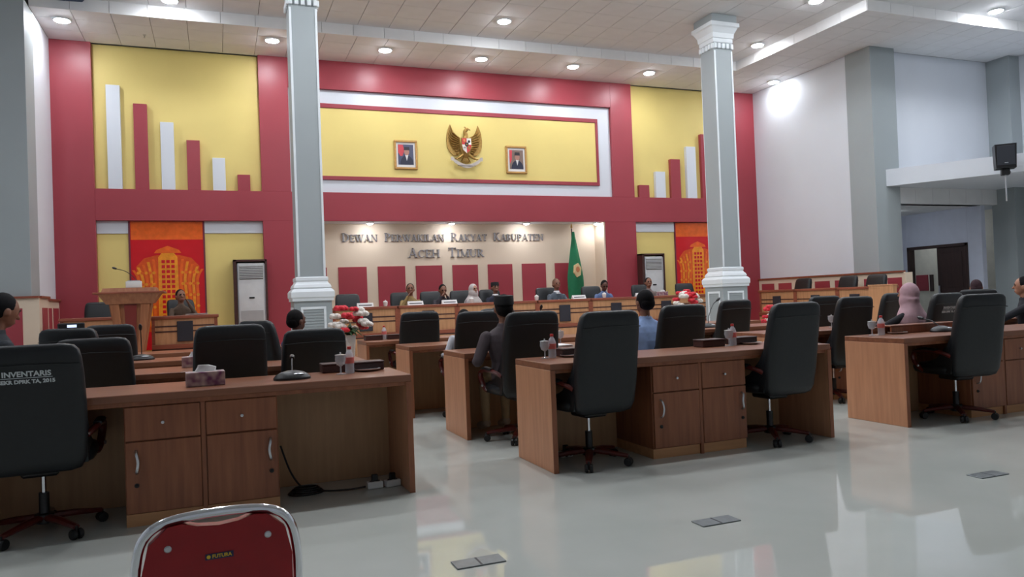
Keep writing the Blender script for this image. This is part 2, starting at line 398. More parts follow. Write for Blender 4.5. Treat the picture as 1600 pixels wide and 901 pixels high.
# --- pillars
def pillar(x, y, label):
    t = thing('pillar', label, 'pillar', (x, y, 0), group='square grey pillars'); h = .2125
    obj('shaft', box(new(), -h, h, -h, h, 1.3, ZU-.02, .004), GRY, t)
    for sx in (-1, 1):
        for sy in (-1, 1):
            bm = new(); a = sx*h; b = sy*h
            box(bm, min(a, a-sx*.035), max(a, a-sx*.035), min(b-sy*.001, b+sy*.012), max(b-sy*.001, b+sy*.012), 1.68, 5.86, .003)
            obj('corner_bead', bm, GRW, t)
    def sq(bm, prof):
        rings(bm, [[(-r, -r, z), (r, -r, z), (r, r, z), (-r, r, z)] for r, z in prof]); return bm
    obj('base_moulding', sq(new(), [(.215, 1.3), (.31, 1.3), (.31, 1.34), (.325, 1.36), (.325, 1.44), (.30, 1.475), (.275, 1.49), (.285, 1.51), (.27, 1.55), (.25, 1.57), (.235, 1.60), (.245, 1.62), (.245, 1.66), (.225, 1.675)]), GRW, t, smooth=0)
    pl = obj('plinth', box(new(), -.285, .285, -.285, .285, 0, 1.31, .004), GRY, t)
    for k in range(4):
        bm = new(); M = Matrix.Rotation(k*PI/2, 4, 'Z')
        for x0, x1, z0, z1 in ((-.19, .19, 1.17, 1.21), (-.19, .19, .14, .18), (-.19, -.155, .18, 1.17), (.155, .19, .18, 1.17)): box(bm, x0, x1, -.297, -.285, z0, z1, .003)
        bmesh.ops.transform(bm, matrix=M, verts=bm.verts); obj('panel_frame', bm, GRW, pl)
        bm = new()
        for q in range(22): box(bm, -.155, .155, -.291, -.285, .2+.044*q, .235+.044*q)
        bmesh.ops.transform(bm, matrix=M, verts=bm.verts); obj('panel_ribs', bm, GRY, pl, smooth=0)
    obj('capital', sq(new(), [(.215, 6.02), (.225, 6.03), (.225, 6.1), (.24, 6.11), (.25, 6.2), (.30, 6.3), (.325, 6.32), (.325, 6.39), (.22, 6.395)]), GRW, t, smooth=0)
    obj('abacus', box(new(), -.29, .29, -.29, .29, 6.395, ZU-.004), GRY, t)
    for k in range(4):
        for q in range(5):
            bm = box(new(), -.03, .03, -.25, -.21, 5.9, 6.0, .008)
            bmesh.ops.translate(bm, verts=bm.verts, vec=(-.19+.095*q, 0, 0)); bmesh.ops.transform(bm, matrix=Matrix.Rotation(k*PI/2, 4, 'Z'), verts=bm.verts)
            obj('dentil', bm, GRW, t)
pillar(1.379, 12.21, 'square grey pillar with white mouldings beside the white vase')
pillar(9.27, 12.21, 'square grey pillar with toothed white capital near the right wall')

# --- ceiling lamps
LENS = {}
def lens_mat(name, s): 
    return mat(name, (244, 248, 255), .5, var=0, emit=s)
LH, LS, LN = lens_mat('hall_lamp_lens', LENS_HALL), lens_mat('stage_lamp_lens', LENS_STAGE), lens_mat('niche_lamp_lens', LENS_NICHE)
def downlight(x, y, z, m, label, r=.115, group='round ceiling downlights'):
    t = thing('ceiling_light', label, 'lamp', (x, y, z), group=group)
    if 'ring' not in LENS:
        LENS['ring'] = finish(lathe(new(), [(.098, -.002), (.098, -.02), (.106, -.028), (.122, -.02), (.128, -.002)], 24), 'ring'); LENS['ring'].materials.append(GRW)
    ring = bpy.data.objects.new('trim_ring', LENS['ring']); COL.objects.link(ring); ring.parent = t; ring.scale = (r/.095,)*2+(1,)
    ln = obj('lens', lathe(new(), [(r, -.012), (r*.92, -.035), (r*.5, -.05), (.002, -.053)], 12), m, t)
    return t
nth = ['leftmost', 'second', 'third', 'fourth', 'rightmost']
for k, (x, y) in enumerate(((1.13, 14.96), (3.31, 14.96), (5.37, 15.0), (7.52, 14.98), (9.47, 14.97))):
    downlight(x, y, ZS, LS, f'{nth[k]}{" from the left" if k in (1,2,3) else ""} of five downlights along the low ceiling border above the facade')
downlight(-.6, 14.0, ZU, LS, 'round downlight on the ceiling above the left yellow panel')
downlight(5.28, 13.37, ZU, LS, 'round downlight on the raised ceiling above the eagle emblem')
downlight(11.12, 13.2, ZU, LS, 'round downlight by the ceiling step right of the toothed pillar')
downlight(-2.35, 14.85, ZS, LS, 'bright downlight tight against the left side wall')
downlight(12.95, 14.85, ZS, LS, 'bright downlight washing the white right wall')
downlight(10.53, 10.85, ZU, LH, 'downlight at the top edge of the picture right of the toothed pillar')
downlight(14.5, 10.25, ZU, LH, 'bright downlight beside the ceiling step above the right wing')
for k, x in enumerate((3.1, 4.92, 6.72, 8.55)):
    downlight(x, 16.1, 2.972, LN, f'{["leftmost","second","third","rightmost"][k]} small spotlight under the red beam over the stage wall', .06, 'small spotlights under the red beam')
for x in (-3.4, 0., 2.64, 5.28, 7.9, 10.53, 14.5):  # unseen lamps carry on the grid; leftmost column added to brighten desk ends
    for y in (10.85, 8.2, 5.6):
        if (x, y) not in ((10.53, 10.85), (14.5, 10.85), (-3.4, 10.85)): downlight(x, y, ZU, LH, 'round downlight on the raised ceiling over the desks, out of the picture')
downlight(17.3, 14.3, 3.0, LN, 'small lamp in the corridor beyond the dark door', .06, None)
downlight(15.2, 13.6, 2.98, LN, 'small unseen lamp added under the low soffit to brighten the recess', .06, None)  # unseen lamp, added to brighten the dim recess wall

# ================================================================== FLOOR DESKS
DH, DD = .75, .65
def make_desk(L):
    t = thing('session_desk', '', 'desk'); c = L/2; k = .415
    top = new(); box(top, 0, L, 0, DD, DH-.045, DH, .004); obj('desktop', top, WOODT, t)
    obj('apron', box(new(), .03, L-.03, .02, .04, DH-.07, DH-.045, .002), WOODF, t)
    for x in (0, L-.035): obj('edge_band', box(new(), x-.0005, x+.0355, -.002, .002, 0, DH-.045), WOODF, obj('end_panel', box(new(), x, x+.035, 0, DD, 0, DH-.045, .003), WOODE, t))
    obj('modesty_panel', box(new(), .035, L-.035, DD-.06, DD-.035, .0, DH-.045, .002), WOODK, t)
    for s, x0 in ((-1, c-k), (1, c+.01)):
        x1 = x0+k-.01
        b = obj('cabinet', box(new(), x0, x1, .045, DD-.06, .07, DH-.07, .003), WOODF, t)
        obj('plinth', box(new(), x0, x1, .05, DD-.06, 0, .07), WOODP, b)
        d = obj('drawer', box(new(), x0+.006, x1-.006, .025, .045, .485, DH-.075, .003), WOODF, t)
        obj('knob', lathe(new(), [(.0, -.02), (.009, -.019), (.009, -.012), (.005, -.008), (.005, 0)], 10), STL, d, ((x0+x1)/2, .025, .58)).rotation_euler = (-PI/2, 0, 0)
        d = obj('door', box(new(), x0+.006, x1-.006, .025, .045, .078, .478, .003), WOODF, t)
        hx = x0+.06 if s < 0 else x1-.045
        obj('handle', tube(new(), curve([(hx, .027, .30), (hx+s*-.004, 0, .315), (hx-s*.012, -.004, .365), (hx-s*.004, 0, .415), (hx, .027, .43)], 4), .008, 6, .6), STL, d)
        obj('lock', lathe(new(), [(.013, 0), (.013, .006), (.004, .006), (.003, .02)], 10), BLKP, d, (hx+s*-.0, .025, .235)).rotation_euler = (PI/2, 0, 0)
    obj('centre_stile', box(new(), c-.012, c+.012, .03, .05, 0, DH-.07), WOODF, t)
    return t
desk = make_desk(2.47)
ROWY = [4.73, 6.25, 7.77, 9.29]; ROWN = ['front', 'second', 'third', 'fourth']
SEC = {'left': [-1.33, -1.33, -1.36, -1.4], 'middle': [2.11, 1.98, 1.86, 1.69], 'right': [5.38, 5.3, 5.25, 5.2]}
for sec, xs in SEC.items():
    for r, x in enumerate(xs):
        place(desk, (x, ROWY[r], 0), 0, f'walnut laminate session desk with drawers, {sec} block, {ROWN[r]} row from the camera', 'walnut session desks')
place(desk, (8.15, ROWY[1], 0), 0, 'walnut session desk at the right edge of the picture, before the papers', 'walnut session desks')

# ================================================================== SWIVEL CHAIRS
def make_chair(label_text=False):
    t = thing('swivel_chair', '', 'chair')
    prof = [(.385, -.20, .17, .025), (.40, -.205, .215, .045), (.45, -.215, .238, .055), (.60, -.235, .25, .06), (.78, -.262, .25, .058), (.93, -.292, .245, .055), (1.02, -.312, .238, .052), (1.065, -.322, .228, .045), (1.09, -.328, .205, .033), (1.10, -.331, .16, .015)]
    obj('backrest', rings(new(), [superring(0, y, z, a, b, 24, 4.5) for z, y, a, b in prof]), BLK, t, smooth=60)
    seam = new()
    tube(seam, [(-.235, -.35, .985), (-.12, -.362, .992), (0, -.364, .995), (.12, -.362, .992), (.235, -.35, .985)], .004, 6); obj('headrest_seam', seam, BLK, t)
    prof = [(.40, .24, .21, .2), (.415, .03, .26, .235), (.45, .03, .272, .245), (.46, .03, .272, .245), (.485, .03, .255, .23), (.495, .03, .22, .19)]
    prof[0] = (.40, .03, .22, .2)
    obj('seat', rings(new(), [superring(0, y, z, a, b, 24, 4) for z, y, a, b in prof]), BLK, t, smooth=60)
    for s in (-1, 1):
        obj('side_bolster', prism(new(), [(-.30, .9), (-.24, .78), (-.17, .66), (-.06, .55), (.08, .49), (.08, .42), (-.2, .42), (-.26, .6)], s*.2, s*.243, 'yz'), BLK, t, smooth=0)
        a = obj('armrest', tube(new(), curve([(s*.235, -.20, .57), (s*.275, -.12, .605), (s*.285, .04, .61), (s*.285, .15, .59), (s*.28, .17, .53), (s*.27, .12, .46), (s*.255, .08, .43)], 4), .022, 8, .8), REDW, t)
        obj('arm_pad', tube(new(), [(s*.283, -.1, .622), (s*.288, .03, .63), (s*.286, .12, .613)], [.024, .028, .02], 8, .5), BLK, a)
        obj('bolt', ellip(new(), (s*.30, .1, .475), (.008, .012, .012), u=8, v=6), STL, a)
    obj('tilt_mechanism', box(new(), -.09, .09, -.12, .1, .345, .40, .012), BLKP, t)
    obj('gas_lift', lathe(new(), [(.013, .2), (.013, .35)], 12), CHR, t); obj('column_sleeve', lathe(new(), [(.036, .06), (.036, .1), (.026, .12), (.026, .235)], 14), BLKP, t)
    obj('hub', lathe(new(), [(.03, .06), (.05, .065), (.05, .115), (.03, .12)], 14), BLKP, t)
    for k in range(5):
        a = 2*PI*k/5+.35; c, s = math.cos(a), math.sin(a)
        ar = obj('base_arm', tube(new(), [(c*.03, s*.03, .095), (c*.15, s*.15, .088), (c*.29, s*.29, .07)], [.03, .028, .02], 8, .7), REDW, t)
        for q in (-1, 1):
            w_ = obj('caster', lathe(new(), [(.01, -.012), (.026, -.012), (.03, -.006), (.03, .006), (.026, .012), (.01, .012)], 12), BLKP, ar, (c*.29-s*q*.017, s*.29+c*q*.017, .03)); w_.rotation_euler = (PI/2, 0, a)
        obj('caster_stem', lathe(new(), [(.008, .02), (.008, .075)], 8, (c*.29, s*.29, 0)), BLKP, ar)
    if label_text:
        WT = mat('white_print', (205, 210, 212), .6, var=0)
        for body, sz, z in (('INVENTARIS', .04, .945), ('SEKR DPRK TA, 2015', .028, .904)):
            text('print', body, sz, WT, t, (-.01, -.3535-(z-.945)*.19, z), (PI/2+.19, 0, 0), extrude=.001, bold=.0012)
        obj('print_rule', box(new(), -.125, .105, -.3495, -.344, .9235, .9265), WT, t)
    return t
chair = make_chair(); chair_t = make_chair(True)
G = 'black leather swivel chairs'
def ch(x, y, label, rot=0., z=0., p=None, h=1.):
    o = place(p or chair, (x, y, z), rot, label, G); o.scale = (1, 1, h); return o
ch(-.93, 4.9, 'black swivel chair with white inventory print on its back, nearest the camera', .04, p=chair_t, h=.965)
ch(2.47, 4.9, 'black swivel chair tucked into the left bay of the middle front desk', .1)
ch(4.09, 4.9, 'black swivel chair tucked into the right bay of the middle front desk', .06)
ch(6.12, 4.86, 'black swivel chair at the right block front desk, nearest on the right side', -.12)
ch(-.79, 6.27, 'black swivel chair behind the left front desk, right behind the printed one', -.06, h=.95)
ch(.05, 5.98, 'black swivel chair pulled out between two seats behind the tissue box', .1)
ch(.67, 6.32, 'black swivel chair behind the left front desk goblet and bottle', .08, h=.94)
ch(-1.1, 7.72, 'black swivel chair peeking out left of the left block second row', -.3)
ch(.60, 7.5, 'black swivel chair in the left block third row around a person turned sideways', -1.0)
ch(2.29, 9.27, 'empty black swivel chair at the middle block fourth row, left of the white sleeve')
ch(2.47, 7.57, 'black swivel chair with the white-sleeved person, middle block third row')
ch(3.3, 9.3, 'black swivel chair far back behind the third middle row')
ch(2.40, 6.06, 'black swivel chair of the person in the black cap', .04)
ch(3.86, 6.05, 'black swivel chair of the person in the light blue shirt', .05)
ch(5.75, 7.77, 'black swivel chair before the toothed pillar, right block third row', .1)
ch(7.15, 7.77, 'dark swivel chair half hidden behind the right front bay chair')
ch(6.13, 6.3, 'black swivel chair just left of the water bottles on the right front desk', .05)
ch(8.3, 7.8, 'black swivel chair left of the pink headscarf', .2)
ch(7.1, 6.03, 'black swivel chair with white print beside the pink headscarf', .1, p=chair_t)
ch(-1.05, 9.22, 'black swivel chair far left in the left block fourth row')
ch(9.0, 6.04, 'black swivel chair of the person at the right edge of the picture')
ch(10.3, 7.76, 'dark swivel chair of the profile figure at far right', -.9); ch(-1.62, 6.72, 'black swivel chair at the far left edge under the figure looking down', -.9)
# platform chairs face the hall
for x, lb in ((2.42, 'empty black chair on stage above the red and white flowers'), (3.52, 'black chair on stage behind the khaki shirt'), (4.14, 'greenish black chair on stage behind the leaning dark-clothed person'), (4.78, 'black chair on stage behind the grey headscarf'), (5.42, 'black chair on stage of the person in the black cap and suit'), (6.74, 'black chair on stage behind the grey suit'), (7.85, 'black chair on stage behind the blue shirt near the red column'), (9.14, 'black chair on stage before the right air conditioner'), (10.33, 'empty black chair on stage before the right orange banner'), (-1.94, 'black chair behind the wooden lectern')):
    ch(x, 14.88, lb, PI, PZ)
ch(-.5, 14.78, 'black chair on the left stage before the left orange banner', PI+.4, PZ)
for y, lb in ((13.84, 'far chair of the three along the right wall'), (12.5, 'middle chair of the three along the right wall'), (11.75, 'near chair of the three along the right wall')):
    ch(12.38, y, 'black '+lb, PI/2, PZ)

# ================================================================== STAGE DESKS
def stage_desk(label, x0, x1, loc, rotz=0, square=True, divs=(), depth=.65, h=1.17):
    t = thing('stage_desk', label, 'desk', loc, rotz, 'light oak stage desks')
    obj('desktop', box(new(), x0-.02, x1+.02, -.03, depth, h-.05, h, .006), OAKT, t)
    obj('front_panel', box(new(), x0, x1, 0, .025, PZ+.002, h-.05, .002), OAK, t)
    for x in (x0, x1-.05): obj('end_post', box(new(), x, x+.05, -.012, depth-.05, PZ+.002, h-.05, .002), OAKT, t)
    for z in (.97, .885): obj('dark_band', box(new(), x0+.05, x1-.05, -.006, .001, z, z+.022), DKW, t)
    obj('ledge', box(new(), x0, x1, -.05, .0, .62, .69, .004), OAKT, t); obj('ledge_joint_strip', box(new(), x0, x1, -.035, .0, .598, .62), DKW, t)  # reddish ledge with a dark joint strip below it
    obj('lower_panel', box(new(), x0, x1, -.03, .0, PZ+.002, .6, .002), OAK, t)
    if square:
        c = (x0+x1)/2; obj('monitor_hatch', box(new(), c-.12, c+.12, -.03, .0, .73, 1.06, .006), BLKM, t)
    return t
seg = [(1.92, 3.10), (3.10, 4.25), (4.25, 5.91), (5.91, 7.09), (7.09, 8.26), (8.26, 9.5), (9.5, 10.7)]
sl = ['left end of the long stage desk, above the vase', 'second section of the long stage desk, before the khaki shirt', 'wide chair section of the long stage desk below the eagle', 'stage desk section before the grey suit, with a dark square hatch', 'stage desk section before the blue shirt', 'stage desk section before the right air conditioner', 'right end of the long stage desk, behind the far pillar']
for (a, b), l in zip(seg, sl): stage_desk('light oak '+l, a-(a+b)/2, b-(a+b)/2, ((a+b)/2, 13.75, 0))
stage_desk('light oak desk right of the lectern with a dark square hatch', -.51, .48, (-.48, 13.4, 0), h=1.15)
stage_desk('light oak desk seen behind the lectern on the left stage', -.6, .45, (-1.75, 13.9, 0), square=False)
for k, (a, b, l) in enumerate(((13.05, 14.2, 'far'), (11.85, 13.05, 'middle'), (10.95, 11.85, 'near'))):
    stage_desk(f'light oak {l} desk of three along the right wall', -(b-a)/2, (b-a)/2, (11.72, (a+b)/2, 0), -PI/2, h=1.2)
t = thing('end_screen', 'plain light oak end panel closing the desk row along the right wall', 'panel', (11.63, 10.66, 0))
obj('board', box(new(), -.05, .05, -.29, .27, .04, 1.2, .004), OAK, t); obj('top_rail', box(new(), -.06, .06, -.3, .28, 1.2, 1.225, .004), OAK, t); obj('plinth', box(new(), -.045, .045, -.28, .26, 0, .04), DKW, t)

# ================================================================== LECTERN
t = thing('lectern', 'wooden lectern with flared top on the left stage', 'lectern', (-1.24, 12.85, PZ))
def frus(bm, a, b): 
    (x0, x1, y0, y1, z0), (u0, u1, v0, v1, z1) = a, b
    return rings(bm, [[(x0, y0, z0), (x1, y0, z0), (x1, y1, z0), (x0, y1, z0)], [(u0, v0, z1), (u1, v0, z1), (u1, v1, z1), (u0, v1, z1)]])
obj('top_skirt', frus(new(), (-.3, .34, -.2, .25, 1.02), (-.40, .44, -.28, .3, 1.17)), LECW, t, smooth=0)
obj('top', box(new(), -.46, .5, -.32, .34, 1.17, 1.2, .006), OAKT, t); obj('reading_board', frus(new(), (-.36, .4, -.2, .3, 1.2), (-.34, .38, -.18, .28, 1.26)), LECW, t, smooth=0)
obj('pedestal', frus(new(), (-.12, .16, -.1, .2, .08), (-.27, .31, -.14, .22, 1.02)), LECW, t, smooth=0)
obj('front_inlay', frus(new(), (-.03, .07, -.125, -.1, .1), (-.06, .11, -.165, -.13, 1.01)), mat('red_inlay', (120, 44, 38), .4), t, smooth=0)
for s in (-1, 1): obj('front_stile', frus(new(), (.02+s*.1-.035, .02+s*.1+.035, -.14, -.1, .08), (.02+s*.21-.06, .02+s*.21+.06, -.185, -.13, 1.02)), LECW, t, smooth=0)
obj('foot', box(new(), -.26, .3, -.22, .28, 0, .08, .01), WOODP, t)
o = thing('tissue_holder', 'silvery white box standing on the lectern top', 'box', (-1.17, 12.8, PZ+1.262))
obj('body', box(new(), -.11, .11, -.05, .05, 0, .1, .012, 2), WCER, o); obj('lid', box(new(), -.085, .085, -.035, .035, .1, .112, .004), STL, o)
def gooseneck(name, label, loc, tip, base_r=.06, dome=False, group='gooseneck microphones', rot=0):
    t = thing(name, label, 'microphone', loc, rot, group)
    if dome: obj('base', lathe(new(), [(.115, 0), (.115, .012), (.1, .03), (.07, .045), (.03, .055), (.001, .057)], 20, sy=.75), BLKP, t); obj('speaker_grille', ellip(new(), (.03, -.05, .036), (.04, .02, .006), u=10, v=6), STL, t)
    else: obj('base', lathe(new(), [(base_r, 0), (base_r, .015), (base_r*.5, .03), (.01, .035)], 14), BLKP, t)
    T = Vector(tip); obj('neck', tube(new(), curve([(0, 0, .02), (T.x*.12, T.y*.12, T.z*.45), (T.x*.55, T.y*.55, T.z*.85), T], 5), .005, 6), BLKP, t)
    d = T.normalized(); obj('capsule', tube(new(), [T-Vector((T.x, T.y, .02)).normalized()*.01, T+Vector((T.x, T.y, T.z*.4)).normalized()*.03, T+Vector((T.x, T.y, T.z*.4)).normalized()*.055], [.013, .018, .008], 10), BLKP, t)
    return t
gooseneck('microphone', 'thin gooseneck microphone on the lectern top', (-1.12, 12.98, PZ+1.262), (-.3, -.08, .30), .03)

# ================================================================== FACADE OBJECTS
def portrait(x, z, label, bg, flag):
    t = thing('framed_portrait', label, 'picture', (x, 16.005, z), group='gold framed portraits'); w_, h_ = .255, .315
    for x0, x1, z0, z1 in ((-w_, w_, h_-.045, h_), (-w_, w_, -h_, -h_+.045), (-w_, -w_+.045, -h_+.045, h_-.045), (w_-.045, w_, -h_+.045, h_-.045)):
        obj('frame_bar', box(new(), x0, x1, -.045, 0, z0, z1, .008), GOLDL, t)
    p = obj('mat_board', box(new(), -w_+.045, w_-.045, -.02, -.01, -h_+.045, h_-.045), PAPER, t)
    def fl(nm, out, m, d): obj(nm, prism(new(), out, -.02-d, -.0195-d+.001), m, p, smooth=0)
    fl('backdrop', [(-.17, -.215), (.17, -.215), (.17, .225), (-.17, .225)], mat('portrait_backdrop_'+bg, {'blue': (74, 78, 104), 'brown': (128, 106, 96)}[bg], .35), .001)
    fl('flag', [(-.165, .22), (-.06, .22), (-.03, .1), (-.07, -.02), (-.12, -.03), (-.165, .05)] if flag else [(-.165, .22), (-.1, .22), (-.11, .0), (-.165, -.1)], mat('portrait_flag_red', (206, 70, 78), .35), .003)
    sh = [(.02+.15*math.cos(a), -.21+.2*math.sin(a)) for a in [PI*k/12 for k in range(13)]]
    fl('jacket', [(max(-.165, min(.165, a)), max(-.21, b)) for a, b in sh], mat('portrait_jacket', (40, 42, 62), .35), .005)
    fl('shirt', [(-.015, .0), (.055, .0), (.02, -.13)], PAPER, .007)
    fl('face', [(.02+.058*math.cos(2*PI*k/16), .065+.075*math.sin(2*PI*k/16)) for k in range(16)], mat('portrait_skin', (176, 128, 112), .35), .009)
    fl('cap', [(-.045, .1), (.085, .1), (.078, .17), (-.035, .17)], mat('portrait_cap', (44, 38, 46), .35), .011)
portrait(3.905, 4.425, 'gold framed portrait left of the eagle emblem, navy backdrop and red flag', 'blue', True)
portrait(6.485, 4.40, 'gold framed portrait right of the eagle emblem, brownish backdrop', 'brown', False)

t = thing('eagle_emblem', 'golden eagle crest with red and white shield above the stage', 'emblem', (5.25, 16.005, 4.67))
for s in (-1, 1):
    wing = obj('wing', prism(new(), [(s*.1, .18), (s*.13, .2), (s*.22, .24), (s*.29, .36), (s*.325, .47), (s*.36, .4), (s*.40, .28), (s*.415, .12), (s*.405, -.02), (s*.36, -.13), (s*.27, -.22), (s*.16, -.22), (s*.09, -.1)], -.03, -.005), GOLD, t, smooth=0)
    for k in range(9):
        f = k/8; a0 = Vector((s*(.12+.02*f), 0, .16-.3*f)); tip = Vector((s*(.325+.09*math.sin(PI*min(1, f*1.05))-.17*f*f), 0, .46-.68*f))
        mid = a0.lerp(tip, .55)+Vector((s*.045, 0, -.05*(1-f)))
        obj('feather', tube(new(), [a0+Vector((0, -.035, 0)), mid+Vector((0, -.06, 0)), tip+Vector((0, -.04, 0))], [.02, .032, .004], 6, .55), GOLD, wing)
obj('body', ellip(new(), (0, -.07, -.06), (.12, .07, .22)), GOLD, t)
obj('neck', tube(new(), curve([(0, -.07, .1), (.02, -.08, .22), (.0, -.09, .3), (.035, -.1, .345)], 4), [.07, .065, .06, .055, .05, .05, .045, .042, .042, .042, .04, .04, .038], 10), GOLD, t)
hd = obj('head', ellip(new(), (.04, -.1, .36), (.05, .035, .035)), GOLD, t); obj('beak', tube(new(), [(.08, -.1, .36), (.11, -.1, .35), (.12, -.1, .325)], [.018, .012, .003], 8), GOLD, hd)
obj('crest_plume', tube(new(), [(.02, -.1, .38), (-.01, -.1, .41), (-.03, -.1, .4)], [.016, .012, .003], 8), GOLD, hd)
for k in range(7):
    a = (k-3)*.16; obj('tail_feather', tube(new(), [(0, -.05, -.2), (math.sin(a)*.16, -.06, -.2-math.cos(a)*.12), (math.sin(a)*.26, -.05, -.2-math.cos(a)*.2)], [.02, .03, .008], 6, .5), GOLD, t)
for s in (-1, 1):
    obj('leg', tube(new(), [(s*.06, -.08, -.2), (s*.15, -.1, -.27), (s*.22, -.1, -.31)], [.035, .028, .02], 8), GOLD, t)
    for k in range(3): obj('talon', tube(new(), [(s*.2, -.1, -.3), (s*(.23+.02*k), -.13, -.31), (s*(.24+.02*k), -.12, -.34)], [.014, .012, .003], 6), GOLD, t)
sd = obj('shield', prism(new(), [(-.115, .15), (.115, .15), (.115, -.02), (.09, -.12), (0, -.2), (-.09, -.12), (-.115, -.02)], -.175, -.13), GOLD, t, smooth=0)
RS, WS, BS = mat('shield_red', (200, 52, 56), .4), mat('shield_white', (228, 222, 216), .4), mat('shield_black', (36, 36, 40), .4)
for nm, out, m in (('red_field', [(-.105, .14), (-.003, .14), (-.003, 0), (-.105, 0)], RS), ('white_field', [(.003, .14), (.105, .14), (.105, 0), (.003, 0)], WS), ('white_field', [(-.105, 0), (-.003, 0), (-.003, -.185), (-.082, -.115), (-.105, -.02)], WS), ('red_field', [(.003, 0), (.105, 0), (.105, -.02), (.082, -.115), (.003, -.185)], RS)):
    obj(nm, prism(new(), out, -.18, -.175), m, sd, smooth=0)
obj('centre_field', prism(new(), [(-.04, .045), (.04, .045), (.04, -.02), (0, -.055), (-.04, -.02)], -.185, -.18), BS, sd, smooth=0)
obj('star', prism(new(), [((.026 if k % 2 == 0 else .011)*math.sin(k*PI/5), .002+(.026 if k % 2 == 0 else .011)*math.cos(k*PI/5)) for k in range(10)], -.19, -.185), GOLD, sd, smooth=0)
obj('bull_head', ellip(new(), (.055, -.18, .07), (.03, .006, .03), u=8, v=6), BS, sd); obj('tree', ellip(new(), (-.055, -.18, .08), (.03, .006, .035), u=8, v=6), mat('shield_gold', (206, 120, 70), .5), sd)
obj('rice_and_cotton', ellip(new(), (.05, -.18, -.07), (.02, .006, .04), u=8, v=6), GOLD, sd); obj('chain', lathe(new(), [(.022, -.004), (.03, 0), (.022, .004)], 10, (-.05, -.182, -.06)), GOLD, sd)
rb = new(); n = 16; R_ = []
for k in range(n+1):
    f = k/n; x = -.36+.74*f; zc = -.36-.11*math.sin(PI*min(1, max(0, (f-.12)/.76)))+(.05 if f < .1 or f > .9 else 0)
    R_.append([(x, -.13, zc-.04), (x, -.115, zc-.04), (x, -.115, zc+.04), (x, -.13, zc+.04)])
rings(rb, R_); rbo = obj('ribbon', rb, mat('ribbon_grey', (190, 180, 172), .5, var=.1, scale=20), t)
text('ribbon_text', 'BHINNEKA TUNGGAL IKA', .036, BS, rbo, (0.0, -.134, -.463), (PI/2, 0, 0), extrude=.001)

BO, BR = mat('banner_orange', (232, 104, 40), .12, var=.1, scale=12), mat('banner_red', (204, 32, 40), .12, var=.05, scale=3)
BG = mat('banner_gold', (236, 150, 44), .15, var=.15, scale=15)
def banner(x, label):
    t = thing('banner', label, 'banner', (x, YF, 0), group='red and orange motif banners'); h = .645
    obj('cloth', box(new(), -h, h, -.03, -.005, .5, 2.975, .003), BR, t)
    def fl(nm, out, m, d, par=t): return obj(nm, prism(new(), out, -.03-d, -.0295-d+.001), m, par, smooth=0)
    fl('top_band', [(-h+.01, 2.62), (h-.01, 2.62), (h-.01, 2.97), (-h+.01, 2.97)], BO, .001)
    fl('motif_ground', [(-.56, .85), (.56, .85), (.53, 1.7), (.56, 2.1), (.42, 2.26), (.2, 2.32), (-.2, 2.32), (-.42, 2.26), (-.56, 2.1), (-.53, 1.7)], mat('banner_deep_orange', (214, 84, 36), .12, var=.12, scale=14), .0012)
    tw = fl('tower', [(-.19, .9), (.19, .9), (.17, 2.28), (.11, 2.36), (-.11, 2.36), (-.17, 2.28)], BG, .002)
    for r in range(13):
        for c in range(3): fl('tower_window', [(-.115+c*.085, 1.0+r*.097), (-.055+c*.085, 1.0+r*.097), (-.055+c*.085, 1.06+r*.097), (-.115+c*.085, 1.06+r*.097)], BR, .004, tw)
    fl('tower_cap', [(-.24, 2.36), (.24, 2.36), (.2, 2.42), (.0, 2.5), (-.2, 2.42)], BO, .003)
    for s in (-1, 1):
        for k in range(5):
            x0 = s*(.24+.068*k); ht = 2.24-.05*k; cv = []
            pts = [(x0, .95), (x0+s*.01, 1.45), (x0-s*.02+s*.03*k/4, 1.85), (x0+s*(.02+.02*k), ht)]
            L_ = curve([(a, 0, b) for a, b in pts], 4); wd = .024
            out = [(p.x-wd, p.z) for p in L_]+[(p.x+wd, p.z) for p in reversed(L_)]
            fl('frond', out, BG if k % 2 else BO, .002+.0005*k)
            for q in range(5):
                zq = 1.1+.22*q; fl('curl', [(x0+s*.012+.03*math.cos(2*PI*i/8), zq+.03*math.sin(2*PI*i/8)) for i in range(8)], BO if k % 2 else BG, .005)
    for x0 in (-h-.03, h): obj('side_strip', box(new(), x0, x0+.03, -.035, -.004, .5, 2.975), mat('banner_edge', (110, 44, 60), .5), t)
banner(-.86, 'red and orange banner with a gold tower motif beside the lectern'); banner(11.36, 'red and orange tower motif banner half hidden by the far pillar')

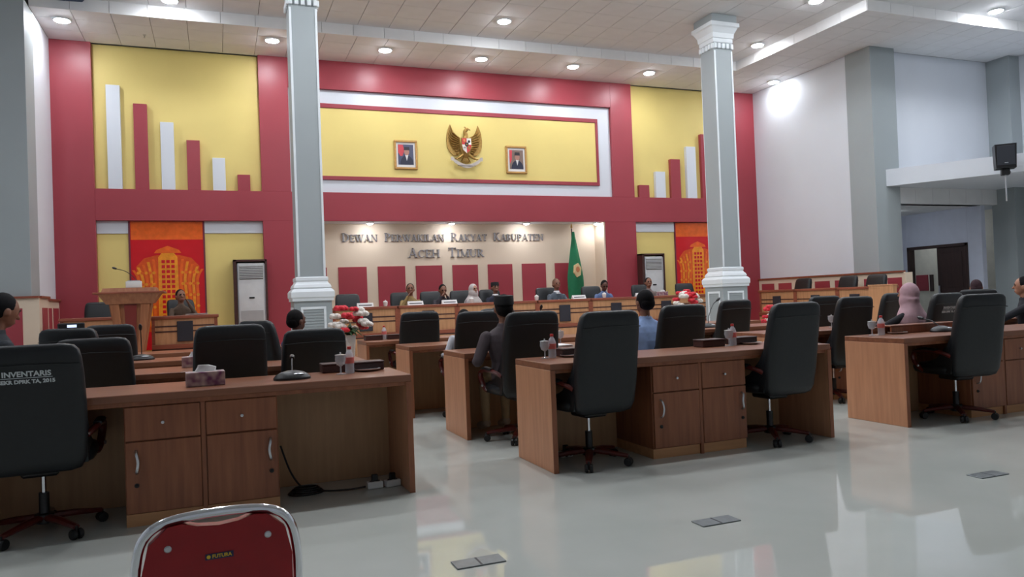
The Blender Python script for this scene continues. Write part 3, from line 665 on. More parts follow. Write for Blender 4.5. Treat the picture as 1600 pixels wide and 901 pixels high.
def aircon(x, label):
    t = thing('air_conditioner', label, 'air conditioner', (x, YF, PZ), group='floor standing air conditioners'); w_ = .25; H = 1.78
    b = obj('body', box(new(), -w_, w_, -.34, -.06, 0, H, .012, 2), mat('ac_white', (206, 208, 208), .35), t)
    g = obj('outlet', box(new(), -w_+.03, w_-.03, -.345, -.335, H-.32, H-.05), mat('ac_dark_grille', (92, 92, 88), .5), t)
    for k in range(8): obj('slat', box(new(), -w_+.035, w_-.035, -.358, -.345, H-.30+.033*k, H-.285+.033*k), mat('ac_white', (206, 208, 208)), g)
    for s in (-1, 1): obj('corner_strip', box(new(), s*w_-.012, s*w_+.012, -.348, -.33, .02, H-.02, .003), STL, t)
    obj('display', box(new(), -.05, .05, -.346, -.34, 1.08, 1.11), BLKP, t)
    obj('intake', box(new(), -w_+.04, w_-.04, -.346, -.338, .1, .85, .003), mat('ac_intake_grey', (168, 168, 168), .5), t)
    for x0, x1, z0, z1 in ((-w_-.08, -w_-.02, 0, H+.07), (w_+.01, w_+.05, 0, H+.07), (-w_-.08, w_+.05, H+.03, H+.07)): obj('surround', box(new(), x0, x1, -.36, -.0, z0, z1, .004), DKW, t)
aircon(.645, 'white floor standing air conditioner left of the stage, beside the grey pillar'); aircon(9.86, 'white floor standing air conditioner right of the stage')

# flag on its pole
t = thing('flag_on_pole', 'green flag with pale emblem hanging from a pole on stage', 'flag', (7.9, 16.15, PZ))
obj('pole', lathe(new(), [(.014, 0), (.014, 2.5)], 10), DKW, t); obj('finial', lathe(new(), [(.0, 2.5), (.025, 2.52), (.02, 2.57), (.0, 2.63)], 10), GOLD, t)
obj('pole_base', lathe(new(), [(.16, 0), (.16, .03), (.03, .06), (.02, .12)], 16), DKW, t)
rs = []
for k in range(13):
    f = k/12; z = 2.42-1.62*f; wd = .035+.17*min(1, f*1.5)-.03*max(0, f-.75)*4*.5
    ring = []
    for i in range(20):
        a = 2*PI*i/20; rr = 1+.16*math.sin(a*4+f*3)
        ring.append((.03+.02*f+wd*.9*rr*math.cos(a), -.02+wd*.42*rr*math.sin(a), z))
    rs.append(ring)
fc = obj('flag_cloth', rings(new(), rs), FLGR, t, smooth=60)
FE = mat('flag_emblem_cream', (214, 186, 140), .6, var=.1)
obj('emblem_patch', prism(new(), [(.05+.1*math.cos(2*PI*k/6+.3), 1.5+.17*math.sin(2*PI*k/6+.3)) for k in range(6)], -.15, -.09), FE, fc, smooth=0)
obj('emblem_mark', prism(new(), [(.05+.05*math.cos(2*PI*k/10), 1.52+.07*math.sin(2*PI*k/10)) for k in range(10)], -.155, -.15), mat('flag_emblem_mark', (190, 120, 80), .6), fc, smooth=0)

# loudspeaker on the ledge
t = thing('loudspeaker', 'black loudspeaker mounted high beside the white ledge', 'loudspeaker', (14.22, 10.02, 3.36), -.8)
b = obj('cabinet', frus(new(), (-.165, .165, -.15, .15, .0), (-.18, .18, -.16, .15, .46)), BLKP, t, smooth=0); obj('grille', box(new(), -.15, .15, -.17, -.155, .05, .43, .008), mat('speaker_grille', (34, 38, 46), .6, var=.2, scale=200), t)
obj('badge', box(new(), -.03, .03, -.176, -.169, .09, .105), STL, t); obj('bracket', box(new(), -.07, .07, -.08, .08, -.12, .0, .01), BLKP, t); obj('mounting_pole', lathe(new(), [(.014, -.62), (.014, -.1)], 10), STL, t); obj('wall_arm', tube(new(), [(0, 0, -.06), (.1, .3, -.04), (.25, .75, .05)], .02, 8), BLKP, t)
# round fixture at the top left
t = thing('ceiling_vent', 'dark blue round fixture hanging under the ceiling at top left', 'vent', (-2.2, 14.2, ZU))
obj('canopy', lathe(new(), [(.22, 0), (.22, -.03), (.26, -.035)], 24), GRY, t); obj('disc', lathe(new(), [(.26, -.035), (.29, -.04), (.28, -.06), (.0, -.075)], 24), mat('dark_blue_metal', (44, 62, 96), .4), t)

# ================================================================== FLOWERS
def flowers(x, y, z0, vh, label, group='flower vases'):
    t = thing('flower_vase', label, 'vase', (x, y, z0), group=group)
    obj('vase', lathe(new(), [(.07, 0), (.08, .02), (.05, .1), (.055, vh*.4), (.075, vh*.8), (.085, vh-.02), (.08, vh), (.06, vh), (.05, vh-.1)], 20), WCER, t)
    rnd = random.Random(int(x*100))
    def flower(c, r, m):
        bm = new()
        for k in range(9):
            a = 2*PI*k/9; e = .5 if k % 2 else -.1
            ellip(bm, (c[0]+r*.5*math.cos(a), c[1]+r*.5*math.sin(a), c[2]+r*.25*e), (r*.5, r*.5, r*.38), u=7, v=5)
        ellip(bm, c, (r*.45,)*3, u=7, v=5); return obj('flower', bm, m, t)
    for k in range(26):
        a = rnd.uniform(0, 2*PI); el = rnd.uniform(-.25, 1.35); rr = rnd.uniform(.17, .23)
        flower((rr*1.1*math.cos(a)*math.cos(el), rr*math.sin(a)*math.cos(el), vh+.13+rr*1.15*math.sin(el)), rnd.uniform(.06, .085), FLR if (math.sin(a*3) > -.1) else FLW)
    for k in range(34):
        a = rnd.uniform(0, 2*PI); ln = rnd.uniform(.16, .26); u = rnd.uniform(-.05, .16)
        p0 = Vector((0, 0, vh-.02)); p1 = Vector((math.cos(a)*ln*.5, math.sin(a)*ln*.5, vh+.06+u*.3)); p2 = Vector((math.cos(a)*ln, math.sin(a)*ln, vh+u))
        obj('leaf', tube(new(), [p0, p1, p2], [.006, .028, .003], 6, .25), LEAF, t)
flowers(1.6, 10., 0, .82, 'white vase of red and white flowers before the left grey pillar')
flowers(7.45, 10.9, 0, .86, 'vase of red and white flowers left of the toothed pillar')
flowers(9.1, 10.6, 0, .55, 'small red flowers right of the toothed pillar base')

# ================================================================== DESK TOP ITEMS
def make_goblet():
    t = thing('goblet', '', 'glass'); obj('bowl', lathe(new(), [(.004, .05), (.028, .065), (.037, .095), (.035, .125), (.033, .125), (.034, .095), (.025, .07), (.003, .058)], 16), GLS, t)
    obj('stem', lathe(new(), [(.032, 0), (.032, .003), (.006, .01), (.005, .05)], 14), GLS, t); obj('cover', lathe(new(), [(.036, .126), (.037, .129), (.006, .134), (.006, .145), (.0, .147)], 14), STL, t); return t
def make_bottle():
    t = thing('water_bottle', '', 'bottle'); obj('body', lathe(new(), [(.028, 0), (.031, .01), (.029, .05), (.031, .06), (.031, .115), (.022, .14), (.012, .155), (.012, .162)], 16), PLA, t)
    obj('label', lathe(new(), [(.0317, .066), (.0317, .106)], 16), LABR, t); obj('cap', lathe(new(), [(.0135, .16), (.0135, .178), (.0, .18)], 12), CAPR, t); return t
def make_saucer():
    t = thing('saucer', '', 'plate'); obj('dish', lathe(new(), [(.0, .0), (.04, .0), (.085, .012), (.085, .016), (.04, .005), (.0, .004)], 20), WCER, t); obj('rim', lathe(new(), [(.083, .014), (.087, .018), (.086, .012)], 20), STL, t); return t
gob, bot, sau = make_goblet(), make_bottle(), make_saucer()
Z1 = DH+.001; GB, BB, SB = 'covered goblets on the desks', 'small water bottles on the desks', 'saucers on the desks'
def item(p, x, y, l, g, z=Z1, rot=0): return place(p, (x, y, z), rot, l, g)
item(gob, .75, 5.08, 'covered goblet on the left front desk beside the red-capped bottle', GB); item(bot, .815, 5.12, 'red-capped water bottle on the left front desk', BB); item(sau, .95, 5.2, 'saucer at the right end of the left front desk', SB)
item(gob, 2.29, 5.22, 'covered goblet on the middle front desk, left bay', GB); item(bot, 2.36, 5.24, 'red-capped water bottle on the middle front desk, left bay', BB); item(sau, 2.5, 5.2, 'saucer behind the left bay chair of the middle front desk', SB)
item(gob, 3.94, 5.18, 'covered goblet on the middle front desk, right bay', GB); item(bot, 4.01, 5.22, 'red-capped water bottle on the middle front desk, right bay', BB); item(sau, 4.18, 5.2, 'saucer by the right bay bottle of the middle front desk', SB)
item(gob, 5.55, 5.22, 'covered goblet at the left end of the right front desk', GB); item(bot, 5.64, 5.2, 'red-capped water bottle at the left end of the right front desk', BB); item(sau, 5.86, 5.22, 'saucer on the right front desk left of the microphone base', SB)
item(bot, 6.55, 6.62, 'red-capped water bottle on the second right desk behind the near bottle', BB); item(gob, 6.48, 6.66, 'covered goblet on the second right desk', GB)
item(bot, 8.55, 6.6, 'water bottle before the person at the right edge', BB); item(gob, 8.47, 6.55, 'covered goblet before the person at the right edge', GB)
item(gob, 2.95, 8.2, 'covered goblet on the third middle desk beside the white sleeve', GB); item(bot, 2.0, 9.7, 'water bottle on the fourth middle desk between dark boxes', BB)
item(gob, 2.55, 6.72, 'covered goblet on the second middle desk before the black cap', GB); item(bot, 3.0, 6.75, 'water bottle on the second middle desk between the two front chairs', BB); item(gob, 3.1, 6.68, 'covered goblet on the second middle desk between the two front chairs', GB)
def dark_box(x, y, l): 
    t = thing('snack_box', l, 'box', (x, y, Z1), group='dark snack boxes'); obj('tray', box(new(), -.11, .11, -.07, .07, 0, .05, .004), DKW, t); obj('lid', box(new(), -.113, .113, -.073, .073, .05, .062, .004), DKW, t)
dark_box(1.86, 9.72, 'dark red snack box left of the bottle on the fourth middle desk'); dark_box(2.15, 9.72, 'dark red snack box right of the bottle on the fourth middle desk')
dark_box(3.8, 5.26, 'dark snack box left of the goblet, middle front desk right bay'); dark_box(4.16, 5.3, 'dark snack box right of the bottle, middle front desk right bay')
dark_box(.96, 5.3, 'dark red snack box beyond the saucer on the left front desk'); dark_box(2.55, 5.3, 'dark red snack box on the middle front desk, left bay'); dark_box(1.06-.3, 5.31, 'dark red snack box behind the bottle on the left front desk')
t = thing('document_tray', 'long brown wooden tray at the back of the right front desk', 'tray', (6.24, 5.28, Z1)); obj('front_board', box(new(), -.44, .44, -.05, -.03, 0, .065, .003), WOODF, t); obj('back_board', box(new(), -.44, .44, .05, .07, 0, .065, .003), WOODF, t); obj('shelf', box(new(), -.45, .45, -.055, .08, .065, .078, .003), WOODT, t); dark_box(2.62, 8.2, 'dark snack box on the third middle desk')
def papers(x, y, l, rot=0., n=4, z=Z1):
    t = thing('paper_stack', l, 'paper', (x, y, z), rot, 'papers on the desks')
    for k in range(n): obj('sheet', box(new(), -.105, .105, -.148, .148, .004*k, .004*k+.003), PAPER, t, (random.uniform(-.01, .01), random.uniform(-.01, .01), 0), random.uniform(-.15, .15))
papers(2.95, 6.45, 'white papers on the second middle desk between the two front chairs', .1); papers(6.95, 7.98, 'stack of papers on the third right desk behind the bay chair', .3, 8); papers(7.3, 8.15, 'loose white sheet beside the paper stack on the third right desk', -.4, 2)
papers(-.1, 8.05, 'paper on the third left desk', 1.4, 2); papers(7.9, 6.6, 'white sheets before the pink headscarf', 1.2, 3); papers(8.95, 6.5, 'white sheets before the person at the right edge', 1.0, 3)
papers(-.32, 13.75, 'bright papers on the left stage desk', 1.3, 6, 1.151)
# tissue boxes
TB = mat('floral_print', (206, 186, 176), .6, rgb2=(112, 56, 96), scale=22, detail=1.)
def tissue(x, y, l, z=Z1, rot=0):
    t = thing('tissue_box', l, 'tissue box', (x, y, z), rot, 'tissue boxes'); obj('carton', box(new(), -.11, .11, -.055, .055, 0, .085, .003), TB, t); obj('opening', box(new(), -.07, .07, -.02, .02, .085, .087), PAPER, t)
    obj('tissue', rings(new(), [superring(0, 0, .086, .06, .012, 12, 2), superring(.01, .01, .11, .055, .02, 12, 2), superring(-.01, 0, .125, .03, .006, 12, 2)]), PAPER, t)
tissue(-.08, 4.98, 'pink floral tissue box on the left front desk', rot=.06); tissue(-.17, 6.72, 'floral tissue box with a white tissue behind the pulled out chair'); tissue(9.0, 14.05, 'white tissue box on the stage before the right air conditioner', 1.171)
gooseneck('desk_microphone', 'flat black microphone base on the left front desk beside the goblet', (.43, 4.98, Z1), (.02, .2, .12), dome=True)
gooseneck('desk_microphone', 'desk microphone with tall gooseneck before the lectern', (-.7, 8.2, Z1), (.0, -.05, .30), dome=True)
gooseneck('desk_microphone', 'dark microphone base on the right front desk', (6.3, 5.12, Z1), (.0, .2, .12), dome=True)
gooseneck('desk_microphone', 'gooseneck microphone in front of the toothed pillar base', (5.85, 8.1, Z1), (.18, .03, .34), dome=True)
gooseneck('desk_microphone', 'desk microphone of the second row above the white cap chair', (3.5, 8.1, Z1), (.0, -.06, .33), dome=True)
# stage name plates
for x, l in ((3.5, 'before the khaki shirt'), (4.17, 'before the leaning dark-clothed person'), (6.95, 'before the grey suit'), (2.55, 'on the left end of the stage desk'), (8.45, 'near the right end of the stage desk')):
    t = thing('name_plate', 'pale name plate on the stage desk '+l, 'name plate', (x, 14.0, 1.171), group='name plates on the stage desk')
    obj('plate', prism(new(), [(-.05, 0), (.05, 0), (.0, .075)], -.15, .15, 'yz'), PAPER, t, smooth=0)
    obj('printed_strip', box(new(), -.12, .12, -.034, -.028, .018, .04), BLKM, t)
for x, l in ((2.95, 'left of the khaki shirt'), (4.66, 'beside the grey headscarf'), (6.05, 'left of the grey suit'), (7.6, 'beside the blue shirt')):
    t = thing('covered_cup', 'white covered cup on the stage desk '+l, 'cup', (x, 14.1, 1.171), group='cups on the stage desk')
    obj('cup', lathe(new(), [(.03, 0), (.04, .03), (.045, .08), (.04, .08), (.03, .02)], 16), WCER, t); obj('lid', lathe(new(), [(.046, .08), (.03, .1), (.008, .105), (.008, .118), (.0, .12)], 16), WCER, t)
# tablet
t = thing('tablet', 'small lit screen above the far left chair', 'tablet', (-1.5, 9.5, .86), .2); obj('body', box(new(), -.13, .13, -.03, .03, 0, .27, .01), BLKP, t)
obj('screen', box(new(), -.04, .05, -.032, -.03, .22, .25), mat('lit_screen', (200, 214, 255), .3, emit=1.2, var=0), t); obj('stand', box(new(), -.08, .08, -.06, .06, -.108, .01), BLKP, t)

# ================================================================== FLOOR ITEMS
for k, (x, l) in enumerate(((1.085, 'lower left'), (2.4, 'middle'), (4.43, 'far right'))):
    t = thing('floor_socket_plate', f'flat grey metal cover plate in the open floor, {l} of three', 'floor plate', (x, 3.325, 0), group='metal cover plates in the floor')
    obj('plate', box(new(), -.118, .118, -.055, .055, 0.0005, .006, .002), mat('plate_grey', (120, 126, 128), .35, metal=.6, var=.1, scale=30), t)
    obj('hatch_seam', box(new(), -.005, .005, -.05, .05, .006, .0065), BLKM, t)
def strip(x, y, l, rot=0):
    t = thing('power_strip', l, 'socket', (x, y, 0), rot, 'white power sockets under the desks'); b = obj('housing', box(new(), -.05, .05, -.03, .03, .001, .045, .005), WCER, t)
    for q in (-.02, .02): obj('outlet', lathe(new(), [(.015, 0), (.015, .003), (.0, .001)], 12, (q, 0, .045)), BLKM, b)
    obj('plug', box(new(), -.02, .02, -.012, .012, .046, .09, .004), BLKP, t)
strip(.93, 4.98, 'white power socket with black plug under the left front desk'); strip(1.045, 4.97, 'white power socket nearest the end panel of the left front desk', .2); strip(2.42, 5.2, 'white power socket under the middle front desk')
bm = new(); tube(bm, curve([(.36, 5.2, .3), (.42, 5.15, .12), (.5, 5.1, .02), (.62, 5.02, .012), (.75, 4.98, .012), (.87, 4.985, .015)], 6), .006, 6)
o = thing('power_cable', 'black cable coiled on the floor under the left front desk', 'cable', (0, 0, 0)); obj('lead', bm, CABLE, o)
for k in range(4):
    R0 = .085-.01*k; obj('coil', tube(new(), [(.5+R0*1.3*math.cos(2*PI*i/20), 5.06+R0*.8*math.sin(2*PI*i/20), .008+.011*k) for i in range(21)], .006, 6), CABLE, o)

# ================================================================== RED CHAIR IN FRONT
t = thing('red_stacking_chair', 'red vinyl chair with chrome tube frame at the bottom of the picture', 'chair', (-.015, 2.14, 0), .04)
h = .195
loop = curve([(-h-.0, .03, .24), (-h-.003, -.0, .46), (-h+.0, -.012, .56), (-h+.02, -.022, .635), (-h+.075, -.028, .672), (0, -.03, .682), (h-.075, -.028, .672), (h-.02, -.022, .635), (h, -.012, .56), (h+.003, 0, .46), (h, .03, .24)], 6)
obj('back_frame', tube(new(), loop, .0125, 12), CHR, t)
out = [(-h+.014, .30), (h-.014, .30), (h-.014, .55), (h-.03, .62), (h-.075, .662), (.085, .666), (.05, .656), (0, .651), (-.05, .656), (-.085, .666), (-h+.075, .662), (-h+.03, .62), (-h+.014, .55)]
bm = new(); pr = [[(x, -.012-(z-.3)*.06+d, z) for x, z in out] for d in (-.012, .022)]; rings(bm, pr)
pan = obj('back_panel', bm, REDV, t, smooth=40)
for s in (-1, 1): obj('screw_cap', lathe(new(), [(.0, -.004), (.006, -.004), (.009, -.001), (.009, .002)], 12), STL, pan, (s*.12, -.0435, .608)).rotation_euler = (-PI/2, 0, 0)
lb = obj('badge', box(new(), -.034, .034, -.0425, -.04, .565, .58), mat('badge_blue', (36, 40, 80), .4), pan)
text('badge_text', 'FUTURA', .0125, mat('badge_yellow', (214, 178, 40), .4, var=0), lb, (.006, -.043, .5725), (PI/2, 0, 0), extrude=.0003, bold=.0004); obj('badge_ring', lathe(new(), [(.003, -.0005), (.005, 0), (.003, .0005)], 10), mat('badge_yellow', (214, 178, 40)), lb, (-.026, -.043, .5725)).rotation_euler = (PI/2, 0, 0)
obj('seat', rings(new(), [superring(0, .26, z, a, b, 24, 5) for z, a, b in ((.385, .18, .18), (.39, .2, .195), (.42, .2, .195), (.43, .18, .18))]), REDV, t)
for s in (-1, 1):
    obj('front_leg', tube(new(), curve([(s*h, .03, .24), (s*(h+.005), .12, .30), (s*h, .4, .37), (s*h, .44, .3), (s*h, .45, .0)], 5), .0125, 10), CHR, t); obj('rear_leg', tube(new(), [(s*h, .03, .26), (s*h, -.03, .0)], .0125, 10), CHR, t)
    for y in (.45, -.03): obj('rubber_foot', lathe(new(), [(.017, .0), (.017, .03)], 10, (s*h, y, 0)), BLKP, t)

# ================================================================== PEOPLE
def cap_src(p0, p1, r0, r1, seg=12):
    p0, p1 = Vector(p0), Vector(p1); d = (p1-p0); L = d.length; d = d/L if L > 1e-6 else Vector((0, 0, 1))
    up = Vector((0, 0, 1)) if abs(d.z) < .9 else Vector((0, 1, 0)); s = d.cross(up).normalized(); u = s.cross(d)
    rs = []
    def ring(c, r): rs.append([c+s*(r*math.cos(2*PI*k/seg))+u*(r*math.sin(2*PI*k/seg)) for k in range(seg)])
    for a in (-80, -50, -20): ring(p0+d*(r0*math.sin(math.radians(a))), r0*math.cos(math.radians(a)))
    for i in range(6): f = i/5; ring(p0+d*(L*f), r0+(r1-r0)*f)
    for a in (20, 50, 80): ring(p1+d*(r1*math.sin(math.radians(a))), r1*math.cos(math.radians(a)))
    return rs
SKINS = {'brown': (134, 92, 72), 'tan': (170, 122, 98), 'dark': (98, 66, 54)}
POSE = {'desk': ((.27, .16, .25), (.13, .40, .36)), 'lap': ((.27, .02, .22), (.1, .26, .15)), 'chin': ((.23, .27, .33), (.07, .26, .60)), 'arm': ((.285, -.02, .26), (.26, .26, .24)), 'forward': ((.25, .27, .34), (.14, .55, .37))}
def person(label, loc, rotz, shirt, trousers=(40, 40, 46), skin='brown', hair=(22, 20, 20), hat=None, hatcol=(20, 20, 22), lean=.06, right='desk', left='desk', yaw=0., pitch=0., s=.86, bib=None, short=False, shoes=(34, 30, 30), vox=.008, side=0., hand=True, wide=1.):
    parts = []   # (label, bmesh)
    def add(lb, f, *a, **k):
        bm = new(); f(bm, *a, **k); parts.append((lb, bm))
    def tcap(lb, *a): add(lb, lambda bm: rings(bm, cap_src(*a)))
    yo = lambda z: lean*max(0, z/.6)**1.3
    xo = lambda z: side*max(0, z/.6)**1.3
    prof = [(.0, .15, .13), (.04, .18, .155), (.12, .178, .15), (.24, .16, .125), (.36, .175, .128), (.45, .188, .115), (.51, .178, .098), (.555, .12, .08), (.59, .065, .062), (.62, .05, .05)]
    add('shirt', lambda bm: rings(bm, [superring(xo(z), yo(z), z, a*wide, b*(1+(wide-1)*.6), 20, 2.4) for z, a, b in prof]))
    nb = Vector((xo(.6), yo(.6), .56))
    HM = Matrix.Translation(nb+Vector((0, .0, .06))) @ Matrix.Rotation(yaw, 4, 'Z') @ Matrix.Rotation(-pitch, 4, 'X') @ Matrix.Scale(1.12, 4)
    H = lambda x, y, z: HM @ Vector((x, y, z))
    R3 = HM.to_3x3()
    tcap('skin', nb, H(0, .005, .07), .056, .052)
    add('skin', lambda bm: ellip(bm, H(0, .01, .145), (.077, .096, .108), R3, 20, 14))
    add('skin', lambda bm: ellip(bm, H(0, .042, .085), (.056, .06, .058), R3, 16, 10))
    tcap('skin', H(0, .098, .15), H(0, .118, .118), .010, .015)
    for q in (-1, 1):
        add('skin', lambda bm: ellip(bm, H(q*.079, .0, .125), (.012, .022, .032), R3, 10, 8))
        add('eye', lambda bm: ellip(bm, H(q*.033, .093, .148), (.010, .008, .006), R3, 8, 6))
        add('brow', lambda bm: ellip(bm, H(q*.034, .101, .17), (.017, .006, .004), R3, 8, 6))
    add('lip', lambda bm: ellip(bm, H(0, .1, .078), (.024, .009, .009), R3, 8, 6))
    for q, ps in ((1, right), (-1, left)):
        E, W = [Vector((q*v[0]*(1 if i else wide), v[1], v[2])) for i, v in enumerate(POSE[ps])]
        off = Vector((xo(.45), yo(.45)*.7, 0)); E = E+off; W = W+off
        S_ = Vector((q*.185*wide+xo(.48), yo(.48), .485))
        tcap('shirt', S_, E, .056*wide, .046*wide); mid = E.lerp(W, .5)
        if short: tcap('shirt', S_, S_.lerp(E, .8), .062, .058); tcap('skin', E, W, .042, .028)
        else: tcap('shirt', E, W, .047, .034)
        d = (W-E).normalized(); sd = d.cross(Vector((0, 0, 1))).normalized()*q; nn = sd.cross(d).normalized()
        if not hand: continue
        rot = Matrix((sd, d, nn)).transposed(); c = W+d*.055
        add('skin', lambda bm: ellip(bm, c, (.041, .055, .018), rot, 12, 8))
        for k, ln in enumerate((.062, .072, .068, .052)):
            b0 = c+d*.036+sd*(.03-.02*k); b1 = b0+d*ln*.55-nn*.006; b2 = b1+d*ln*.4-nn*.026*(1 if q > 0 else -1)*0-Vector((0, 0, .018))
            tcap('skin', b0, b1, .0095, .009); tcap('skin', b1, b2, .009, .0075)
        t0 = c-d*.02+sd*.034; t1 = t0+d*.03+sd*.022; tcap('skin', t0, t1, .012, .0105); tcap('skin', t1, t1+d*.026+sd*.004, .0105, .009)
    for q in (-1, 1):
        tcap('trousers', (q*.085, .04, .085), (q*.12, .45, .07), .088, .066); tcap('trousers', (q*.12, .45, .07), (q*.115, .44, -.38), .062, .046)
        tcap('shoe', (q*.115, .43, -.43), (q*.125, .58, -.47), .046, .04)
    if bib: add('bib', lambda bm: prism(bm, [(-.05+xo(.45), .57), (.05+xo(.45), .57), (.012+xo(.3), .2), (-.012+xo(.3), .2)], yo(.4)+.09, yo(.4)+.136))
    kd_pts = []; src = new(); names = []
    for lb, bm in parts:
        bmesh.ops.recalc_face_normals(bm, faces=bm.faces)
        for v in bm.verts: kd_pts.append((v.co.copy()*s, lb))
        for f in bm.faces: kd_pts.append((f.calc_center_median()*s, lb))
        _merge(src, bm)
    bmesh.ops.scale(src, vec=(s, s, s), verts=src.verts)
    me = bpy.data.meshes.new('person_source'); src.to_mesh(me); src.free()
    o = bpy.data.objects.new('person_source', me); COL.objects.link(o)
    r = o.modifiers.new('r', 'REMESH'); r.mode = 'VOXEL'; r.voxel_size = vox
    sm = o.modifiers.new('s', 'SMOOTH'); sm.factor = .5; sm.iterations = 2
    dg = bpy.context.evaluated_depsgraph_get(); dg.update()
    body = bpy.data.meshes.new_from_object(o.evaluated_get(dg)); bpy.data.objects.remove(o); bpy.data.meshes.remove(me)
    kd = kdtree.KDTree(len(kd_pts))
    for i, (p, _) in enumerate(kd_pts): kd.insert(p, i)
    kd.balance()
    key = lambda c: '%d_%d_%d' % tuple(c)
    sk = SKINS[skin]
    ms = {'skin': mat('skin_'+skin, sk, .5, var=.06, scale=30), 'shirt': mat('cloth_'+key(shirt), shirt, .8, var=.12, scale=18), 'trousers': mat('cloth_'+key(trousers), trousers, .8, var=.1, scale=18), 'shoe': mat('shoe_'+key(shoes), shoes, .45), 'eye': mat('eye_dark', (28, 22, 20), .3), 'brow': mat('hair_'+key(hair), hair, .75, var=.2, scale=40, spec=.15), 'lip': mat('lip', (128, 72, 66), .5), 'bib': mat('cloth_'+key(bib or (220, 220, 220)), bib or (220, 220, 220), .8)}
    order = list(ms); body.materials.clear()
    for k in order: body.materials.append(ms[k])
    lab = [order.index(kd_pts[kd.find(v.co)[1]][1]) for v in body.vertices]
    idx = [sorted(lab[i] for i in p.vertices)[1] for p in body.polygons]
    body.polygons.foreach_set('material_index', idx); body.polygons.foreach_set('use_smooth', [True]*len(body.polygons))
    P = bpy.data.objects.new('person', body); COL.objects.link(P); P.location = loc; P.rotation_euler[2] = rotz; tag(P, label, 'person')
    def kid(nm, bm, m, fuse=0):
        bmesh.ops.scale(bm, vec=(s, s, s), verts=bm.verts)
        k = obj(nm, bm, m, P, smooth=60)
        if fuse:
            r = k.modifiers.new('r', 'REMESH'); r.mode = 'VOXEL'; r.voxel_size = .009; r.use_smooth_shade = True
            q = k.modifiers.new('s', 'SMOOTH'); q.factor = .5; q.iterations = fuse
        return k
    HR = ms['brow']; CL = mat('cloth_'+key(hatcol), hatcol, .75, var=.08, scale=20)
    if hat != 'scarf':
        bm = new(); ellip(bm, H(0, -.012, .158), (.084, .099, .107), R3, 18, 12); ellip(bm, H(0, -.05, .128), (.076, .062, .07), R3, 14, 10); kid('hair', bm, HR)
    if hat == 'cap':
        bm = new(); lathe(bm, [(.0, .0), (.99, .0), (1.0, .01), (.97, .068), (.93, .08), (.0, .082)], 24, (0, 0, 0), .09, .113)
        bmesh.ops.transform(bm, matrix=HM @ Matrix.Translation((0, -.01, .172)) @ Matrix.Rotation(.06, 4, 'X'), verts=bm.verts); kid('cap', bm, CL)
    if hat == 'scarf':
        bm = new(); ellip(bm, H(0, -.016, .15), (.098, .112, .125), R3, 20, 14); ellip(bm, H(0, -.005, .055), (.112, .112, .13), R3, 18, 12)
        rings(bm, [superring(xo(z), yo(.5)+dy, z, a, b, 20, 2.2) for z, a, b, dy in ((.24, .17, .15, -.03), (.3, .205, .17, -.03), (.4, .25, .175, -.02), (.49, .238, .16, -.01), (.55, .19, .14, -.01), (.60, .14, .125, -.012), (.66, .105, .11, -.015), (.72, .1, .11, -.02))])
        for q in range(7):
            a = -PI*.5+(q-3)*.5+.0; tube(bm, [H(.05*math.cos(a), -.0+.05*math.sin(a), .06), Vector((xo(.5)+.16*math.cos(a), yo(.5)-.02+.13*math.sin(a), .5)), Vector((xo(.4)+.235*math.cos(a), yo(.5)-.02+.17*math.sin(a), .32))], [.02, .026, .018], 8)
        kid('headscarf', bm, CL, 14)
    else:
        bm = new(); lathe(bm, [(.062, .0), (.075, -.02), (.07, .03), (.06, .035), (.055, .0)], 18, (nb.x, nb.y-.002, nb.z+.022)); kid('collar', bm, ms['shirt'] if not bib else ms['bib'])
    return P
SEAT = .465
W_ = (222, 222, 224)
person('person in dark patterned shirt and black cap seated at the second middle desk', (2.37, 6.1, SEAT), .1, (74, 64, 68), (150, 128, 98), hat='cap', lean=.06, right='desk', left='arm', yaw=-.25, shoes=(150, 132, 116), side=-.05, vox=.007, wide=1.22)
person('person in light blue shirt seen from behind at the second middle desk', (3.8, 6.09, SEAT), .05, (146, 170, 214), hair=(20, 18, 20), lean=.08, right='forward', left='desk', side=-.06, vox=.007, wide=1.25)
person('person with white sleeve mostly hidden behind the third row chair', (2.42, 7.61, SEAT), .0, (214, 214, 222), lean=.0, right='lap', left='arm', side=-.0, pitch=-.0, s=.72)
person('seated person turned sideways behind the left front desk chairs, before the grey pillar', (.64, 7.52, SEAT), -1.0, (70, 80, 120), skin='dark', lean=.1, right='desk', left='desk', s=.79)
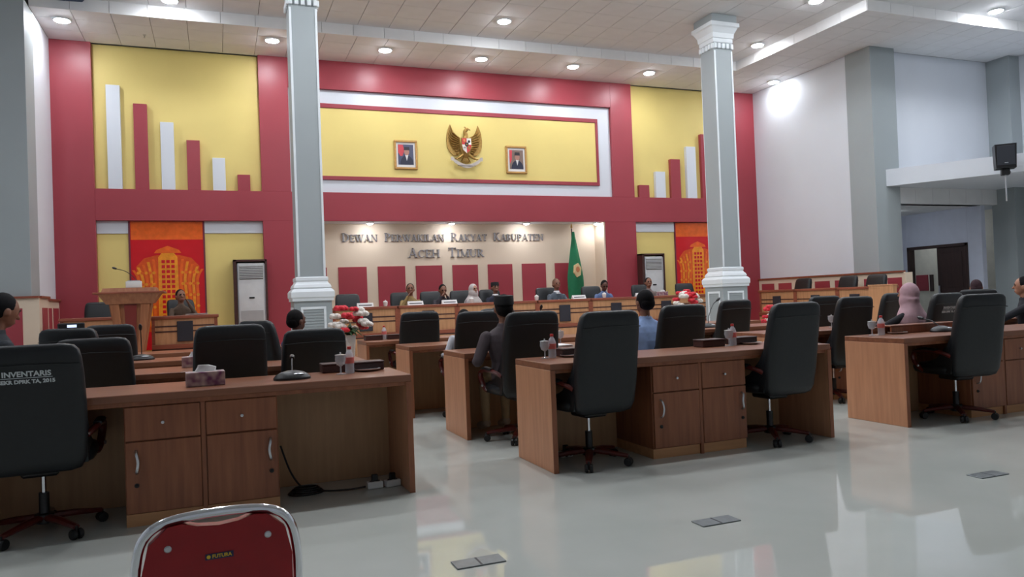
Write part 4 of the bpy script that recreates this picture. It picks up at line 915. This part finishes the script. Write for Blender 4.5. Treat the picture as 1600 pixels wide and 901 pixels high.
person('person at the far left edge in dark clothes looking down', (-1.62, 6.73, SEAT+.05), -.9, (36, 40, 46), hair=(18, 18, 20), lean=.06, pitch=.35, s=.98, right='lap', left='lap')
person('person in pink headscarf and black clothes at the second right desk', (7.12, 6.07, SEAT), .25, (30, 30, 36), skin='tan', hat='scarf', hatcol=(182, 148, 156), lean=.06, side=-.1, left='forward', right='desk', s=.82)
person('seated person in dark clothes below the dark door, turned sideways', (10.34, 7.8, SEAT), -.9, (40, 38, 44), skin='tan', hair=(60, 44, 48), lean=.02, s=.85, left='lap', right='lap')
person('person in dark suit leaning towards papers at the right edge of the picture', (8.95, 6.09, SEAT), .55, (26, 28, 36), skin='tan', hair=(20, 20, 22), lean=.05, s=.86, left='forward', right='desk')
SZ = PZ+SEAT
person('person in khaki shirt on stage with a hand near the face', (3.62, 14.86, SZ), PI-.2, (148, 124, 78), lean=.08, right='chin', left='desk', s=.88)
person('person in dark clothes on stage leaning on folded hands', (4.24, 14.82, SZ), PI, (44, 40, 48), skin='brown', lean=.14, right='chin', left='chin', pitch=.3, s=.84)
person('person in grey headscarf seated on stage', (4.9, 14.84, SZ), PI+.3, (150, 140, 142), skin='tan', hat='scarf', hatcol=(190, 182, 178), lean=.1, right='desk', left='desk', s=.82)
person('person in black suit, white shirt and black cap on stage', (5.44, 14.9, SZ), PI, (36, 40, 56), hat='cap', bib=W_, lean=.04, s=.86)
person('person in grey suit and white shirt on stage', (6.83, 14.86, SZ), PI, (84, 92, 102), hair=(110, 84, 70), bib=W_, lean=.05, s=.9)
person('person in blue shirt bending over the stage desk near the red column', (7.93, 14.8, SZ), PI-.2, (96, 116, 156), skin='dark', lean=.14, pitch=.5, s=.84)
person('person in grey shirt on stage before the right air conditioner', (9.12, 14.84, SZ), PI-.2, (118, 104, 100), hair=(26, 22, 24), lean=.06, s=.86)
person('person in brown uniform leaning at the left stage desk', (-.55, 14.68, SZ), PI+.35, (92, 74, 60), lean=.12, side=.1, left='chin', right='desk', s=.88)
